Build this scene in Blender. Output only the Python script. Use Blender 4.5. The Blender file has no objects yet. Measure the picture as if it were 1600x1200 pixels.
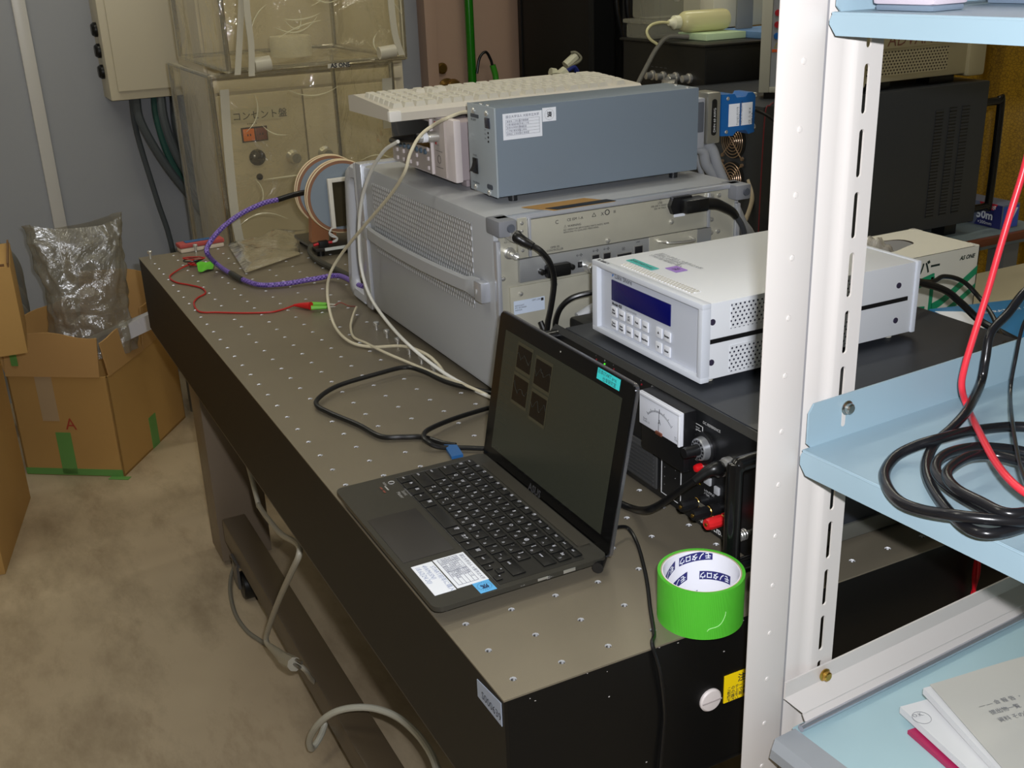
import bpy, bmesh, math, random
from mathutils import Vector, Matrix
random.seed(7)
scn = bpy.context.scene
COL = scn.collection
PI = math.pi

# ---------------------------------------------------------------- camera
camd = bpy.data.cameras.new('camera'); cam = bpy.data.objects.new('camera', camd); COL.objects.link(cam)
CAMPOS = Vector((-0.3581, -0.7364, 0.6053))
_r = Vector((0.88759826, -0.45926017, -0.03534709)); _d = Vector((-0.19738506, -0.3098982, -0.93005497)); _f = Vector((0.4161832, 0.83249216, -0.36571621))
m = Matrix.Identity(4)
for i in range(3):
    m[i][0] = _r[i]; m[i][1] = -_d[i]; m[i][2] = -_f[i]; m[i][3] = CAMPOS[i]
cam.matrix_world = m
camd.sensor_width = 36.0; camd.lens = 1716.3 / 1600 * 36.0; camd.clip_start = 0.02; camd.clip_end = 50
scn.camera = cam

# ---------------------------------------------------------------- light and exposure
scn.view_settings.view_transform = 'Standard'; scn.view_settings.look = 'None'
scn.view_settings.gamma = 1; scn.view_settings.use_curve_mapping = False
scn.view_settings.exposure = 0.04
wld = bpy.data.worlds.new('room_ambience'); scn.world = wld; wld.use_nodes = True
wld.node_tree.nodes['Background'].inputs[0].default_value = (0.5, 0.5, 0.42, 1)
wld.node_tree.nodes['Background'].inputs[1].default_value = 0.25
def area(name, loc, target, sx, sy, power, color):
    l = bpy.data.lights.new(name, 'AREA'); l.shape = 'RECTANGLE'; l.size = sx; l.size_y = sy; l.energy = power; l.color = color
    o = bpy.data.objects.new(name, l); COL.objects.link(o); o.location = loc
    o.rotation_euler = (Vector(target) - Vector(loc)).to_track_quat('-Z', 'Y').to_euler(); return o
# the camera's own flash, just above and right of the lens
area('camera_flash', CAMPOS + _r * 0.035 - _d * 0.045 + _f * 0.01, CAMPOS + _r * 0.035 + _f * 2.0, 0.028, 0.014, 14.5, (0.93, 0.95, 1.0))
# fluorescent tubes on the ceiling (the fittings are built below)
TUBES = [(-0.9, 0.6), (0.9, 0.9), (-0.3, 2.2), (1.9, 2.0), (0.9, -1.1)]
for tx, ty in TUBES:
    area('fluorescent_light', (tx, ty, 1.84), (tx, ty, 0), 1.15, 0.10, 6.2, (1.0, 0.965, 0.87))

# ---------------------------------------------------------------- materials
def lin(c):
    return tuple(((x / 255) / 12.92 if x / 255 <= 0.04045 else ((x / 255 + 0.055) / 1.055) ** 2.4) for x in c) + (1,)
MATS = {}
def mat(name, rgb, rough=0.5, metal=0.0, spec=0.5, bump=0.0, bscale=200, var=0.0, vscale=6, coat=0.0, emit=None, es=1.0, trans=0.0, alpha=None):
    if name in MATS: return MATS[name]
    mt = bpy.data.materials.new(name); mt.use_nodes = True; nt = mt.node_tree; b = nt.nodes['Principled BSDF']
    c = lin(rgb); b.inputs['Base Color'].default_value = c; b.inputs['Roughness'].default_value = rough
    b.inputs['Metallic'].default_value = metal; b.inputs['Specular IOR Level'].default_value = spec
    b.inputs['Coat Weight'].default_value = coat
    if trans: b.inputs['Transmission Weight'].default_value = trans
    if alpha is not None: b.inputs['Alpha'].default_value = alpha
    if emit: b.inputs['Emission Color'].default_value = lin(emit); b.inputs['Emission Strength'].default_value = es
    tc = nt.nodes.new('ShaderNodeTexCoord')
    if var:
        n = nt.nodes.new('ShaderNodeTexNoise'); n.inputs['Scale'].default_value = vscale; n.inputs['Detail'].default_value = 5
        nt.links.new(tc.outputs['Object'], n.inputs['Vector'])
        mx = nt.nodes.new('ShaderNodeMix'); mx.data_type = 'RGBA'
        mx.inputs['A'].default_value = tuple(x * (1 - var) for x in c[:3]) + (1,); mx.inputs['B'].default_value = tuple(min(1, x * (1 + var)) for x in c[:3]) + (1,)
        nt.links.new(n.outputs['Fac'], mx.inputs['Factor']); nt.links.new(mx.outputs['Result'], b.inputs['Base Color'])
    if bump:
        n = nt.nodes.new('ShaderNodeTexNoise'); n.inputs['Scale'].default_value = bscale; n.inputs['Detail'].default_value = 4
        nt.links.new(tc.outputs['Object'], n.inputs['Vector'])
        bp = nt.nodes.new('ShaderNodeBump'); bp.inputs['Strength'].default_value = bump; bp.inputs['Distance'].default_value = 0.001
        nt.links.new(n.outputs['Fac'], bp.inputs['Height']); nt.links.new(bp.outputs['Normal'], b.inputs['Normal'])
    MATS[name] = mt; return mt

def holes(name, base, hole, ax, pa, pb, ra, rb, rough=0.4, metal=0.0, hmetal=0.0, shear=0.0, ends=0.08):
    """sheet metal with rows of round or slotted holes; ax = the two object axes the pattern runs along"""
    mt = mat(name, base, rough, metal); nt = mt.node_tree; b = nt.nodes['Principled BSDF']
    N = nt.nodes.new; L = nt.links.new
    tc = [n for n in nt.nodes if n.type == 'TEX_COORD'][0]
    sp = N('ShaderNodeSeparateXYZ'); L(tc.outputs['Object'], sp.inputs[0])
    def M(op, a, bb=None, c=None):
        n = N('ShaderNodeMath'); n.operation = op
        for i, v in enumerate((a, bb, c)):
            if v is None: continue
            if isinstance(v, (int, float)): n.inputs[i].default_value = v
            else: L(v, n.inputs[i])
        return n.outputs[0]
    A = sp.outputs['XYZ'.index(ax[0])]; B = sp.outputs['XYZ'.index(ax[1])]
    rowf = M('DIVIDE', B, pb); row = M('FLOOR', rowf); odd = M('MULTIPLY', M('MODULO', M('ABSOLUTE', row), 2.0), 0.5)
    fb = M('MULTIPLY', M('SUBTRACT', M('FRACT', rowf), 0.5), pb)
    fa = M('MULTIPLY', M('SUBTRACT', M('FRACT', M('ADD', M('DIVIDE', A, pa), odd)), 0.5), pa)
    if shear: fa = M('ADD', fa, M('MULTIPLY', fb, shear))
    d = M('ADD', M('POWER', M('DIVIDE', M('ABSOLUTE', fa), ra), 2.0), M('POWER', M('DIVIDE', M('ABSOLUTE', fb), rb), 2.0))
    k = M('LESS_THAN', d, 1.0)
    mx = N('ShaderNodeMix'); mx.data_type = 'RGBA'; mx.inputs['A'].default_value = lin(base); mx.inputs['B'].default_value = lin(hole)
    L(k, mx.inputs['Factor']); L(mx.outputs['Result'], b.inputs['Base Color'])
    bp = N('ShaderNodeBump'); bp.inputs['Strength'].default_value = 0.6; bp.inputs['Distance'].default_value = 0.001; bp.invert = True
    L(M('SUBTRACT', 1.3, M('MINIMUM', d, 1.3)), bp.inputs['Height']); L(bp.outputs['Normal'], b.inputs['Normal'])
    return mt

def vinyl(name, rgb, body=0.12, gloss=0.16, crinkle=0.7, scale=9.0, rough=0.06, dist=0.02):
    mt = bpy.data.materials.new(name); mt.use_nodes = True; nt = mt.node_tree; N = nt.nodes.new; L = nt.links.new
    nt.nodes.clear(); out = N('ShaderNodeOutputMaterial')
    tr = N('ShaderNodeBsdfTransparent'); tr.inputs[0].default_value = lin(rgb)
    df = N('ShaderNodeBsdfDiffuse'); df.inputs[0].default_value = lin(tuple(min(255, c) for c in rgb))
    gl = N('ShaderNodeBsdfGlossy'); gl.inputs['Roughness'].default_value = rough; gl.inputs[0].default_value = (1, 1, 1, 1)
    tc = N('ShaderNodeTexCoord'); n = N('ShaderNodeTexNoise'); n.inputs['Scale'].default_value = scale; n.inputs['Detail'].default_value = 6; n.inputs['Distortion'].default_value = 0.8
    L(tc.outputs['Object'], n.inputs['Vector'])
    bp = N('ShaderNodeBump'); bp.inputs['Strength'].default_value = crinkle; bp.inputs['Distance'].default_value = dist
    L(n.outputs['Fac'], bp.inputs['Height']); L(bp.outputs['Normal'], gl.inputs['Normal'])
    m1 = N('ShaderNodeMixShader'); m1.inputs[0].default_value = body; L(tr.outputs[0], m1.inputs[1]); L(df.outputs[0], m1.inputs[2])
    lw = N('ShaderNodeLayerWeight'); lw.inputs[0].default_value = 0.25; L(bp.outputs['Normal'], lw.inputs['Normal'])
    ma = N('ShaderNodeMath'); ma.operation = 'MULTIPLY_ADD'; L(lw.outputs['Facing'], ma.inputs[0]); ma.inputs[1].default_value = gloss * 1.6; ma.inputs[2].default_value = gloss * 0.5
    m2 = N('ShaderNodeMixShader'); L(ma.outputs[0], m2.inputs[0]); L(m1.outputs[0], m2.inputs[1]); L(gl.outputs[0], m2.inputs[2])
    L(m2.outputs[0], out.inputs[0]); MATS[name] = mt; return mt

STEEL = mat('bright_steel', (215, 214, 210), 0.28, 0.8)
THREAD = mat('thread_steel', (226, 226, 228), 0.42, 0.8)
BRASS = mat('brass', (205, 165, 80), 0.3, 1.0)
BLACKP = mat('black_plastic', (18, 18, 20), 0.42)
BLACKR = mat('black_rubber', (16, 16, 17), 0.35, bump=0.05)
INK = mat('dark_ink', (40, 40, 44), 0.6)
INKL = mat('pale_ink', (120, 122, 130), 0.6)
WHITEINK = mat('white_ink', (215, 215, 215), 0.6)
LABEL = mat('white_label_paper', (235, 238, 245), 0.45)
WHITEC = mat('white_cable_jacket', (222, 220, 212), 0.38)
BEIGEC = mat('beige_cable_jacket', (205, 196, 170), 0.4)
GREYC = mat('grey_cable_jacket', (150, 152, 156), 0.42)
CARD = mat('cardboard', (190, 150, 88), 0.8, bump=0.25, bscale=60, var=0.08, vscale=5)

# ---------------------------------------------------------------- geometry helpers
def catmull(pts, res=6):
    P = [Vector(p) for p in pts]
    if len(P) < 3: return P
    P = [P[0] * 2 - P[1]] + P + [P[-1] * 2 - P[-2]]; out = []
    for i in range(1, len(P) - 2):
        a, b, c, d = P[i - 1], P[i], P[i + 1], P[i + 2]
        for k in range(res):
            t = k / res
            out.append(0.5 * ((2 * b) + (c - a) * t + (2 * a - 5 * b + 4 * c - d) * t * t + (3 * b - a - 3 * c + d) * t ** 3))
    out.append(P[-2]); return out

class MB:
    def __init__(s): s.bm = bmesh.new()
    def _mi(s, faces, mi):
        for f in faces: f.material_index = mi
    def box(s, x0, x1, y0, y1, z0, z1, bev=0.0, mi=0, seg=2, M=None):
        r = bmesh.ops.create_cube(s.bm, size=1.0); v = r['verts']
        for q in v: q.co = Vector(((x0 + x1) / 2 + q.co.x * (x1 - x0), (y0 + y1) / 2 + q.co.y * (y1 - y0), (z0 + z1) / 2 + q.co.z * (z1 - z0)))
        fs = set(f for q in v for f in q.link_faces); s._mi(fs, mi)
        if bev > 0:
            es = set(e for q in v for e in q.link_edges)
            rr = bmesh.ops.bevel(s.bm, geom=list(es), offset=bev, segments=seg, affect='EDGES', profile=0.6)
            s._mi(rr['faces'], mi); v = list(set(q for f in rr['faces'] for q in f.verts) | set(q for q in v if q.is_valid))
        if M is not None:
            for q in v: q.co = M @ q.co
        return s
    def ring(s, c, u, w, r, n, ph=0.0):
        return [s.bm.verts.new(c + u * (math.cos(2 * PI * (i + ph) / n) * r) + w * (math.sin(2 * PI * (i + ph) / n) * r)) for i in range(n)]
    def bridge(s, a, b, mi=0):
        n = len(a)
        for i in range(n):
            f = s.bm.faces.new((a[i], a[(i + 1) % n], b[(i + 1) % n], b[i])); f.material_index = mi
    def cap(s, a, mi=0, flip=False):
        f = s.bm.faces.new(a[::-1] if flip else a); f.material_index = mi
    def lathe(s, c, axis, prof, n=24, mi=0, mis=None):
        """prof: list of (radius, distance along axis); closed at ends where radius is 0 or by caps"""
        ax = Vector(axis).normalized(); c = Vector(c); u = ax.orthogonal().normalized(); w = ax.cross(u); prev = None
        for i, (r, h) in enumerate(prof):
            cur = s.ring(c + ax * h, u, w, max(r, 1e-5), n)
            if prev is None: s.cap(cur, mi if mis is None else mis[0], True)
            else: s.bridge(prev, cur, mi if mis is None else mis[i - 1])
            prev = cur
        s.cap(prev, mi if mis is None else mis[-1]); return s
    def cyl(s, p0, p1, r, r1=None, n=20, mi=0):
        p0 = Vector(p0); p1 = Vector(p1); return s.lathe(p0, p1 - p0, [(r, 0), (r if r1 is None else r1, (p1 - p0).length)], n, mi)
    def tube(s, pts, r, n=10, res=6, mi=0, closed=False, flat=None):
        P = catmull(pts, res) if res > 1 else [Vector(p) for p in pts]
        Q = [P[0]]
        for p in P[1:]:
            if (p - Q[-1]).length > 1e-5: Q.append(p)
        P = Q; t = (P[1] - P[0]).normalized(); u = t.orthogonal().normalized(); prev = None
        for i, p in enumerate(P):
            t = (P[min(i + 1, len(P) - 1)] - P[max(i - 1, 0)])
            if t.length < 1e-9: continue
            t.normalize(); u = (u - t * u.dot(t)); u = u.normalized() if u.length > 1e-6 else t.orthogonal().normalized(); w = t.cross(u)
            rr = r(i / (len(P) - 1)) if callable(r) else r
            cur = s.ring(p, u, w, rr, n)
            if prev is None: s.cap(cur, mi, True)
            else: s.bridge(prev, cur, mi)
            prev = cur
        s.cap(prev, mi); return s
    def torus(s, c, axis, R, r, n=40, k=10, mi=0, a0=0, a1=2 * PI):
        ax = Vector(axis).normalized(); u = ax.orthogonal().normalized(); w = ax.cross(u); c = Vector(c); rings = []
        for i in range(n):
            a = 2 * PI * i / n; d = u * math.cos(a) + w * math.sin(a)
            rings.append([s.bm.verts.new(c + d * (R + r * math.cos(2 * PI * j / k)) + ax * (r * math.sin(2 * PI * j / k))) for j in range(k)])
        for i in range(n): s.bridge(rings[i], rings[(i + 1) % n], mi)
        return s
    def poly(s, pts, mi=0):
        f = s.bm.faces.new([s.bm.verts.new(Vector(p)) for p in pts]); f.material_index = mi; return s
    def prism(s, pts, d, mi=0):
        """pts: planar outline in 3D, pushed along vector d"""
        d = Vector(d); a = [s.bm.verts.new(Vector(p)) for p in pts]; b = [s.bm.verts.new(Vector(p) + d) for p in pts]
        s.cap(a, mi, True); s.cap(b, mi); s.bridge(a, b, mi); return s
    def rrect(s, c, u, w, a, b, r, d, mi=0, seg=5):
        """rounded slab centred at c, spanned by unit u (size a) and w (size b), pushed along d"""
        c = Vector(c); u = Vector(u); w = Vector(w); pts = []
        for (sx, sy, a0) in ((1, 1, 0), (-1, 1, 90), (-1, -1, 180), (1, -1, 270)):
            for k in range(seg + 1):
                t = math.radians(a0 + 90 * k / seg)
                pts.append(c + u * (sx * (a / 2 - r) + r * math.cos(t)) + w * (sy * (b / 2 - r) + r * math.sin(t)))
        return s.prism(pts, d, mi)
    def sheet(s, f, nu, nv, mi=0):
        g = [[s.bm.verts.new(Vector(f(i / nu, j / nv))) for j in range(nv + 1)] for i in range(nu + 1)]
        for i in range(nu):
            for j in range(nv):
                q = s.bm.faces.new((g[i][j], g[i + 1][j], g[i + 1][j + 1], g[i][j + 1])); q.material_index = mi
        return s
    def text(s, txt, pos, size, xd, yd, mi=0, align='LEFT', ext=0.0, bold=0.0, shear=0.0, sx=1.0):
        cu = bpy.data.curves.new('tmp', 'FONT'); cu.body = txt; cu.size = size; cu.align_x = align; cu.extrude = ext; cu.offset = bold; cu.shear = shear; cu.resolution_u = 2
        o = bpy.data.objects.new('tmp', cu); COL.objects.link(o)
        me = bpy.data.meshes.new_from_object(o.evaluated_get(bpy.context.evaluated_depsgraph_get()))
        bpy.data.objects.remove(o); bpy.data.curves.remove(cu)
        xd = Vector(xd).normalized(); yd = Vector(yd).normalized(); zd = xd.cross(yd); pos = Vector(pos)
        vs = [s.bm.verts.new(pos + xd * (v.co.x * sx) + yd * v.co.y + zd * v.co.z) for v in me.vertices]
        for p in me.polygons:
            try: f = s.bm.faces.new([vs[i] for i in p.vertices]); f.material_index = mi
            except ValueError: pass
        bpy.data.meshes.remove(me); return s
    def xform(s, M):
        for v in s.bm.verts: v.co = M @ v.co
        return s

ORG = {}
def build(mb, name, mats, parent=None, smooth=35, local=False, **props):
    bm = mb.bm
    if parent is not None and not local:
        o = ORG[parent.name]; 
        for v in bm.verts: v.co -= o
    bmesh.ops.recalc_face_normals(bm, faces=bm.faces)
    me = bpy.data.meshes.new(name); bm.to_mesh(me); bm.free()
    for mt in (mats if isinstance(mats, (list, tuple)) else [mats]): me.materials.append(mt)
    if smooth:
        me.shade_smooth(); me.set_sharp_from_angle(angle=math.radians(smooth))
    ob = bpy.data.objects.new(name, me); COL.objects.link(ob)
    if parent is not None: ob.parent = parent; ORG[ob.name] = ORG[parent.name]
    for k, v in props.items(): ob[k] = v
    return ob
def thing(name, label, cat, loc=(0, 0, 0), rotz=0.0, group=None):
    o = bpy.data.objects.new(name, None); COL.objects.link(o); o.location = loc; o.rotation_euler = (0, 0, rotz); o.empty_display_size = 0.05
    o['label'] = label; o['category'] = cat
    if group: o['group'] = group
    ORG[o.name] = Vector(loc); return o
def single(mb, name, mats, label, cat, group=None, smooth=35):
    """a thing that is one mesh; its origin goes to the middle of its underside"""
    vs = mb.bm.verts; xs = [v.co.x for v in vs]; ys = [v.co.y for v in vs]; zs = [v.co.z for v in vs]
    c = Vector(((min(xs) + max(xs)) / 2, (min(ys) + max(ys)) / 2, min(zs)))
    for v in vs: v.co -= c
    o = build(mb, name, mats, None, smooth); o.location = c; ORG[o.name] = c
    o['label'] = label; o['category'] = cat
    if group: o['group'] = group
    return o
def struct(mb, name, mats, smooth=0, label=None):
    o = build(mb, name, mats, None, smooth); o['kind'] = 'structure'
    if label: o['label'] = label
    return o
def clone(o, parent=None, loc=None, rotz=None, **props):
    c = o.copy(); COL.objects.link(c); ORG[c.name] = ORG.get(o.name, Vector((0, 0, 0)))
    if parent is not None: c.parent = parent
    if loc is not None: c.location = loc
    if rotz is not None: c.rotation_euler = (0, 0, rotz)
    for k, v in props.items(): c[k] = v
    for ch in list(o.children): clone(ch, c)
    return c
NX = (0, -1, 0)   # writing direction on faces that look towards -x
UP = (0, 0, 1); XD = (1, 0, 0); YD = (0, 1, 0)
def screw_mb(mb, c, axis, r, h=None, mi=0):
    h = h or r * 0.6; mb.lathe(c, axis, [(r, 0), (r, h * 0.4), (r * 0.75, h * 0.85), (r * 0.3, h)], 14, mi)

# ================================================================ the room
FZ = -0.75; CZ = 1.95
wallm = mat('blue_grey_wall_paint', (162, 165, 171), 0.6, bump=0.04, bscale=300, var=0.03, vscale=3)
wallb = mat('cream_wall_paint', (190, 186, 170), 0.7)
fm = mat('worn_beige_floor', (186, 168, 132), 0.5, bump=0.03, bscale=80)
nt = fm.node_tree; b = nt.nodes['Principled BSDF']; tc = [n for n in nt.nodes if n.type == 'TEX_COORD'][0]
L_ = nt.links.new
def fnoise(scale, sc, rot=0.0, detail=7, rough=.6):
    mp = nt.nodes.new('ShaderNodeMapping'); mp.inputs['Scale'].default_value = sc; mp.inputs['Rotation'].default_value = (0, 0, rot); L_(tc.outputs['Object'], mp.inputs[0])
    n = nt.nodes.new('ShaderNodeTexNoise'); n.inputs['Scale'].default_value = scale; n.inputs['Detail'].default_value = detail; n.inputs['Roughness'].default_value = rough; L_(mp.outputs[0], n.inputs[0]); return n.outputs['Fac']
def framp(src, stops):
    r = nt.nodes.new('ShaderNodeValToRGB'); r.color_ramp.elements[0].position = stops[0][0]; r.color_ramp.elements[0].color = stops[0][1]; r.color_ramp.elements[1].position = stops[1][0]; r.color_ramp.elements[1].color = stops[1][1]; L_(src, r.inputs[0]); return r.outputs[0]
base = framp(fnoise(1.6, (1, 1, 1), 0, 4), [(0.3, lin((172, 154, 128))), (0.7, lin((196, 179, 150)))])
grime = framp(fnoise(3.2, (1.6, .7, 1), .5, 8, .68), [(0.32, (.52, .49, .45, 1)), (0.54, (1, 1, 1, 1))])
scuff = framp(fnoise(9, (1.0, .35, 1), .9, 6, .7), [(0.32, (.74, .70, .66, 1)), (0.44, (1, 1, 1, 1))])
def mul(a, c, f):
    x = nt.nodes.new('ShaderNodeMix'); x.data_type = 'RGBA'; x.blend_type = 'MULTIPLY'; x.inputs['Factor'].default_value = f; L_(a, x.inputs['A']); L_(c, x.inputs['B']); return x.outputs['Result']
L_(mul(mul(base, grime, .75), scuff, .6), b.inputs['Base Color'])

struct(MB().box(-2.6, 3.6, -2.4, 3.2, FZ - 0.1, FZ), 'floor', fm)
struct(MB().box(-2.6, 3.6, -2.4, 3.2, CZ, CZ + 0.1), 'ceiling', mat('ceiling_paint', (215, 212, 196), 0.8))
struct(MB().box(-2.6, 3.6, 3.1, 3.2, FZ, CZ), 'wall_back', wallm)
struct(MB().box(-2.7, -2.6, -2.4, 3.2, FZ, CZ), 'wall_left', wallb)
struct(MB().box(3.6, 3.7, -2.4, 3.2, FZ, CZ), 'wall_right', wallb)
struct(MB().box(-2.6, 3.6, -2.5, -2.4, FZ, CZ), 'wall_front', wallb)
for tx, ty in TUBES:
    t = thing('ceiling_light', 'long white fluorescent fitting fixed to the ceiling above the room', 'lamp', (tx, ty, CZ), 0, 'fluorescent ceiling lights')
    build(MB().prism([(tx - .62, ty - .075, CZ), (tx - .62, ty + .075, CZ), (tx - .62, ty + .045, CZ - .05), (tx - .62, ty - .045, CZ - .05)], (1.24, 0, 0)), 'housing', mat('white_enamel', (230, 230, 225), 0.5), t)
    tb = MB()
    for dy in (-.025, .025): tb.cyl((tx - .6, ty + dy, CZ - .067), (tx + .6, ty + dy, CZ - .067), .014, n=12)
    build(tb, 'tube', mat('lit_tube', (255, 255, 235), 0.5, emit=(255, 252, 215), es=3.0), t)

# slim pale raceway running up the wall
single(MB().box(-.092, -.052, 3.083, 3.1, FZ, CZ, .004), 'cable_raceway', mat('raceway_white', (214, 212, 208), 0.3), 'slim pale vertical cable raceway on the grey wall above the cardboard boxes', 'raceway')

# door at the back with its frame
pinkm = mat('pink_beige_door_paint', (196, 164, 142), 0.5, bump=0.02, bscale=120)
d = thing('door_1', 'pale pink door behind the green pipe', 'door', (1.5, 3.1, FZ)); d['kind'] = 'structure'
build(MB().box(1.28, 1.98, 3.06, 3.098, FZ, 1.35), 'door_panel', pinkm, d)
fr = MB().box(1.236, 1.279, 3.03, 3.1, FZ, 1.40, .002).box(1.236, 2.02, 3.03, 3.1, 1.352, 1.40, .002).box(1.981, 2.02, 3.03, 3.1, FZ, 1.35, .002)
build(fr, 'door_frame', pinkm, d)
knobm = mat('bronze_knob', (150, 116, 60), 0.2, .7)
build(MB().lathe((1.318, 3.058, .152), (0, -1, 0), [(.034, 0), (.034, .006), (.014, .012), (.014, .03), (.03, .042), (.036, .056), (.03, .07), (.012, .076)], 24), 'door_knob', knobm, d)
build(MB().lathe((1.300, 3.058, .222), (0, -1, 0), [(.02, 0), (.02, .012), (.014, .018)], 20), 'lock_cylinder', knobm, d)

g = mat('green_hose_plastic', (34, 128, 22), 0.18, coat=0.3)
t = thing('drain_pipe', 'glossy green vertical pipe in front of the pink door', 'pipe', (1.40, 3.02, FZ))
build(MB().cyl((1.40, 3.01, FZ), (1.40, 3.01, CZ), .016, n=20), 'pipe', g, t)
t = thing('grounding_cord', 'short bright green hose with black ends looping beside the green pipe', 'cord', (1.47, 3.0, 0))
build(MB().tube([(1.41, 2.99, .20), (1.425, 2.99, .255), (1.45, 2.99, .272), (1.468, 2.99, .245), (1.475, 2.99, .22)], .005), 'loop', BLACKR, t)
build(MB().tube([(1.475, 2.99, .225), (1.486, 2.99, .18), (1.483, 2.99, .13)], .011), 'sleeve', mat('lime_sleeve', (70, 165, 45), 0.3), t)
build(MB().cyl((1.483, 2.99, .14), (1.482, 2.99, -.1), .013), 'black_end', BLACKR, t)

# ================================================================ wall distribution panel with its cables
panm = mat('ivory_panel_enamel', (212, 203, 178), 0.42)
t = thing('distribution_panel', 'ivory electrical panel box mounted on the grey wall beside the vinyl booth', 'panel', (.28, 3.1, .2))
build(MB().box(.132, .62, 2.95, 3.1, .218, 1.2, .004), 'enclosure', panm, t)
build(MB().box(.155, .60, 2.938, 2.9485, .245, 1.17, .003), 'door_leaf', panm, t)
for i, z in enumerate((.428, .365, .302)):
    build(MB().lathe((.1315, 3.02, z), (-1, 0, 0), [(.022, 0), (.022, .008), (.016, .016)], 18), 'side_plug', BLACKR, t)
cabm = mat('slate_cable_jacket', (78, 84, 88), 0.42); cabg = mat('green_slate_cable_jacket', (44, 84, 76), 0.42)
runs = [('thin dark grey cable dropping straight down from the wall panel', cabm, .009, [(.20, 3.0, .222), (.203, 3.02, .1), (.235, 3.03, -.12), (.26, 3.03, -.3), (.27, 3.03, -.74)]),
        ('dark grey cable slanting right below the wall panel, first of the thick ones', cabm, .014, [(.212, 2.99, .222), (.215, 2.98, .14), (.27, 2.97, .0), (.36, 2.96, -.16), (.42, 2.95, -.3), (.43, 2.95, -.74)]),
        ('green-tinged cable leaving the middle of the wall panel underside', cabg, .013, [(.272, 3.0, .222), (.268, 2.99, .15), (.285, 2.98, .03), (.33, 2.97, -.1), (.38, 2.96, -.22), (.46, 2.95, -.74)]),
        ('dark grey cable beside the green-tinged one under the wall panel', cabm, .015, [(.285, 2.97, .222), (.282, 2.95, .14), (.305, 2.94, .03), (.36, 2.93, -.1), (.40, 2.92, -.2), (.50, 2.9, -.74)]),
        ('thick slate cable hanging nearly straight at the right end of the wall panel', cabm, .017, [(.335, 3.0, .222), (.325, 2.98, .12), (.335, 2.96, .0), (.37, 2.94, -.16), (.38, 2.92, -.74)]),
        ('slate cable closest to the vinyl booth under the wall panel', cabm, .016, [(.36, 2.97, .222), (.355, 2.95, .12), (.37, 2.93, -.02), (.385, 2.9, -.2), (.40, 2.88, -.74)])]
for lab, mt, r, pts in runs: single(MB().tube(pts, r, 10), 'power_cable', mt, lab, 'cable', 'cables below the wall panel')

# ================================================================ outlet cabinet
cabx = mat('beige_cabinet_enamel', (206, 195, 170), 0.4)
t = thing('outlet_cabinet', 'tall beige outlet cabinet with orange sockets inside the vinyl booth', 'cabinet', (.63, 2.75, FZ))
build(MB().box(.33, .93, 2.502, 2.84, FZ, 1.2, .004), 'body', cabx, t)
build(MB().box(.338, .922, 2.492, 2.5015, .262, .296, .002), 'header_strip', cabx, t)
build(MB().box(.338, .922, 2.490, 2.5015, .306, 1.18, .003), 'upper_door', cabx, t)
lk = mat('dark_lock', (60, 58, 56), 0.2, 0.9)
for i, (a, c, kx) in enumerate(((.352, .601, .555), (.606, .90, .653))):
    dd = build(MB().box(a, c, 2.488, 2.5015, -.7, .254, .003), 'door', cabx, t)
    build(MB().lathe((kx, 2.487, .064), (0, -1, 0), [(.02, 0), (.021, .004), (.012, .01), (.011, .02), (.017, .03), (.014, .042)], 20), 'knob', STEEL, dd)
    if i == 0:
        build(MB().lathe((.449, 2.487, .073), (0, -1, 0), [(.024, 0), (.023, .006), (.012, .012)], 20), 'lock', lk, dd)
        build(MB().lathe((.449, 2.487, .016), (0, -1, 0), [(.010, 0), (.009, .004)], 16), 'keyhole', lk, dd)
        build(MB().box(.384, .53, 2.4868, 2.4875, .178, .215), 'name_strip', mat('strip_beige', (206, 198, 172), 0.45), dd)
        build(MB().text('コンセント盤', (.390, 2.4862, .184), .027, XD, UP).text('▪▪▪▪▪▪', (.43, 2.4866, .168), .009, XD, UP), 'lettering', mat('brown_black_ink', (48, 44, 38), 0.6), dd)
        for k, (x0, x1, rgb) in enumerate(((.415, .448, (255, 132, 36)), (.451, .484, (128, 62, 36)))):
            so = build(MB().box(x0, x1, 2.480, 2.4875, .123, .157, .002), 'socket', mat('socket_orange' if k == 0 else 'socket_brown', rgb, 0.35), dd, label='bright orange socket' if k == 0 else 'brown socket')
            sl = MB()
            for q in (.011, .019): sl.box(x0 + q, x0 + q + .003, 2.4795, 2.4803, .137, .143)
            build(sl, 'slots', BLACKP, so)
        build(MB().box(.411, .4875, 2.4865, 2.4882, .119, .161), 'socket_surround', mat('dark_brown_rim', (60, 40, 28), 0.5), dd)

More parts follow.
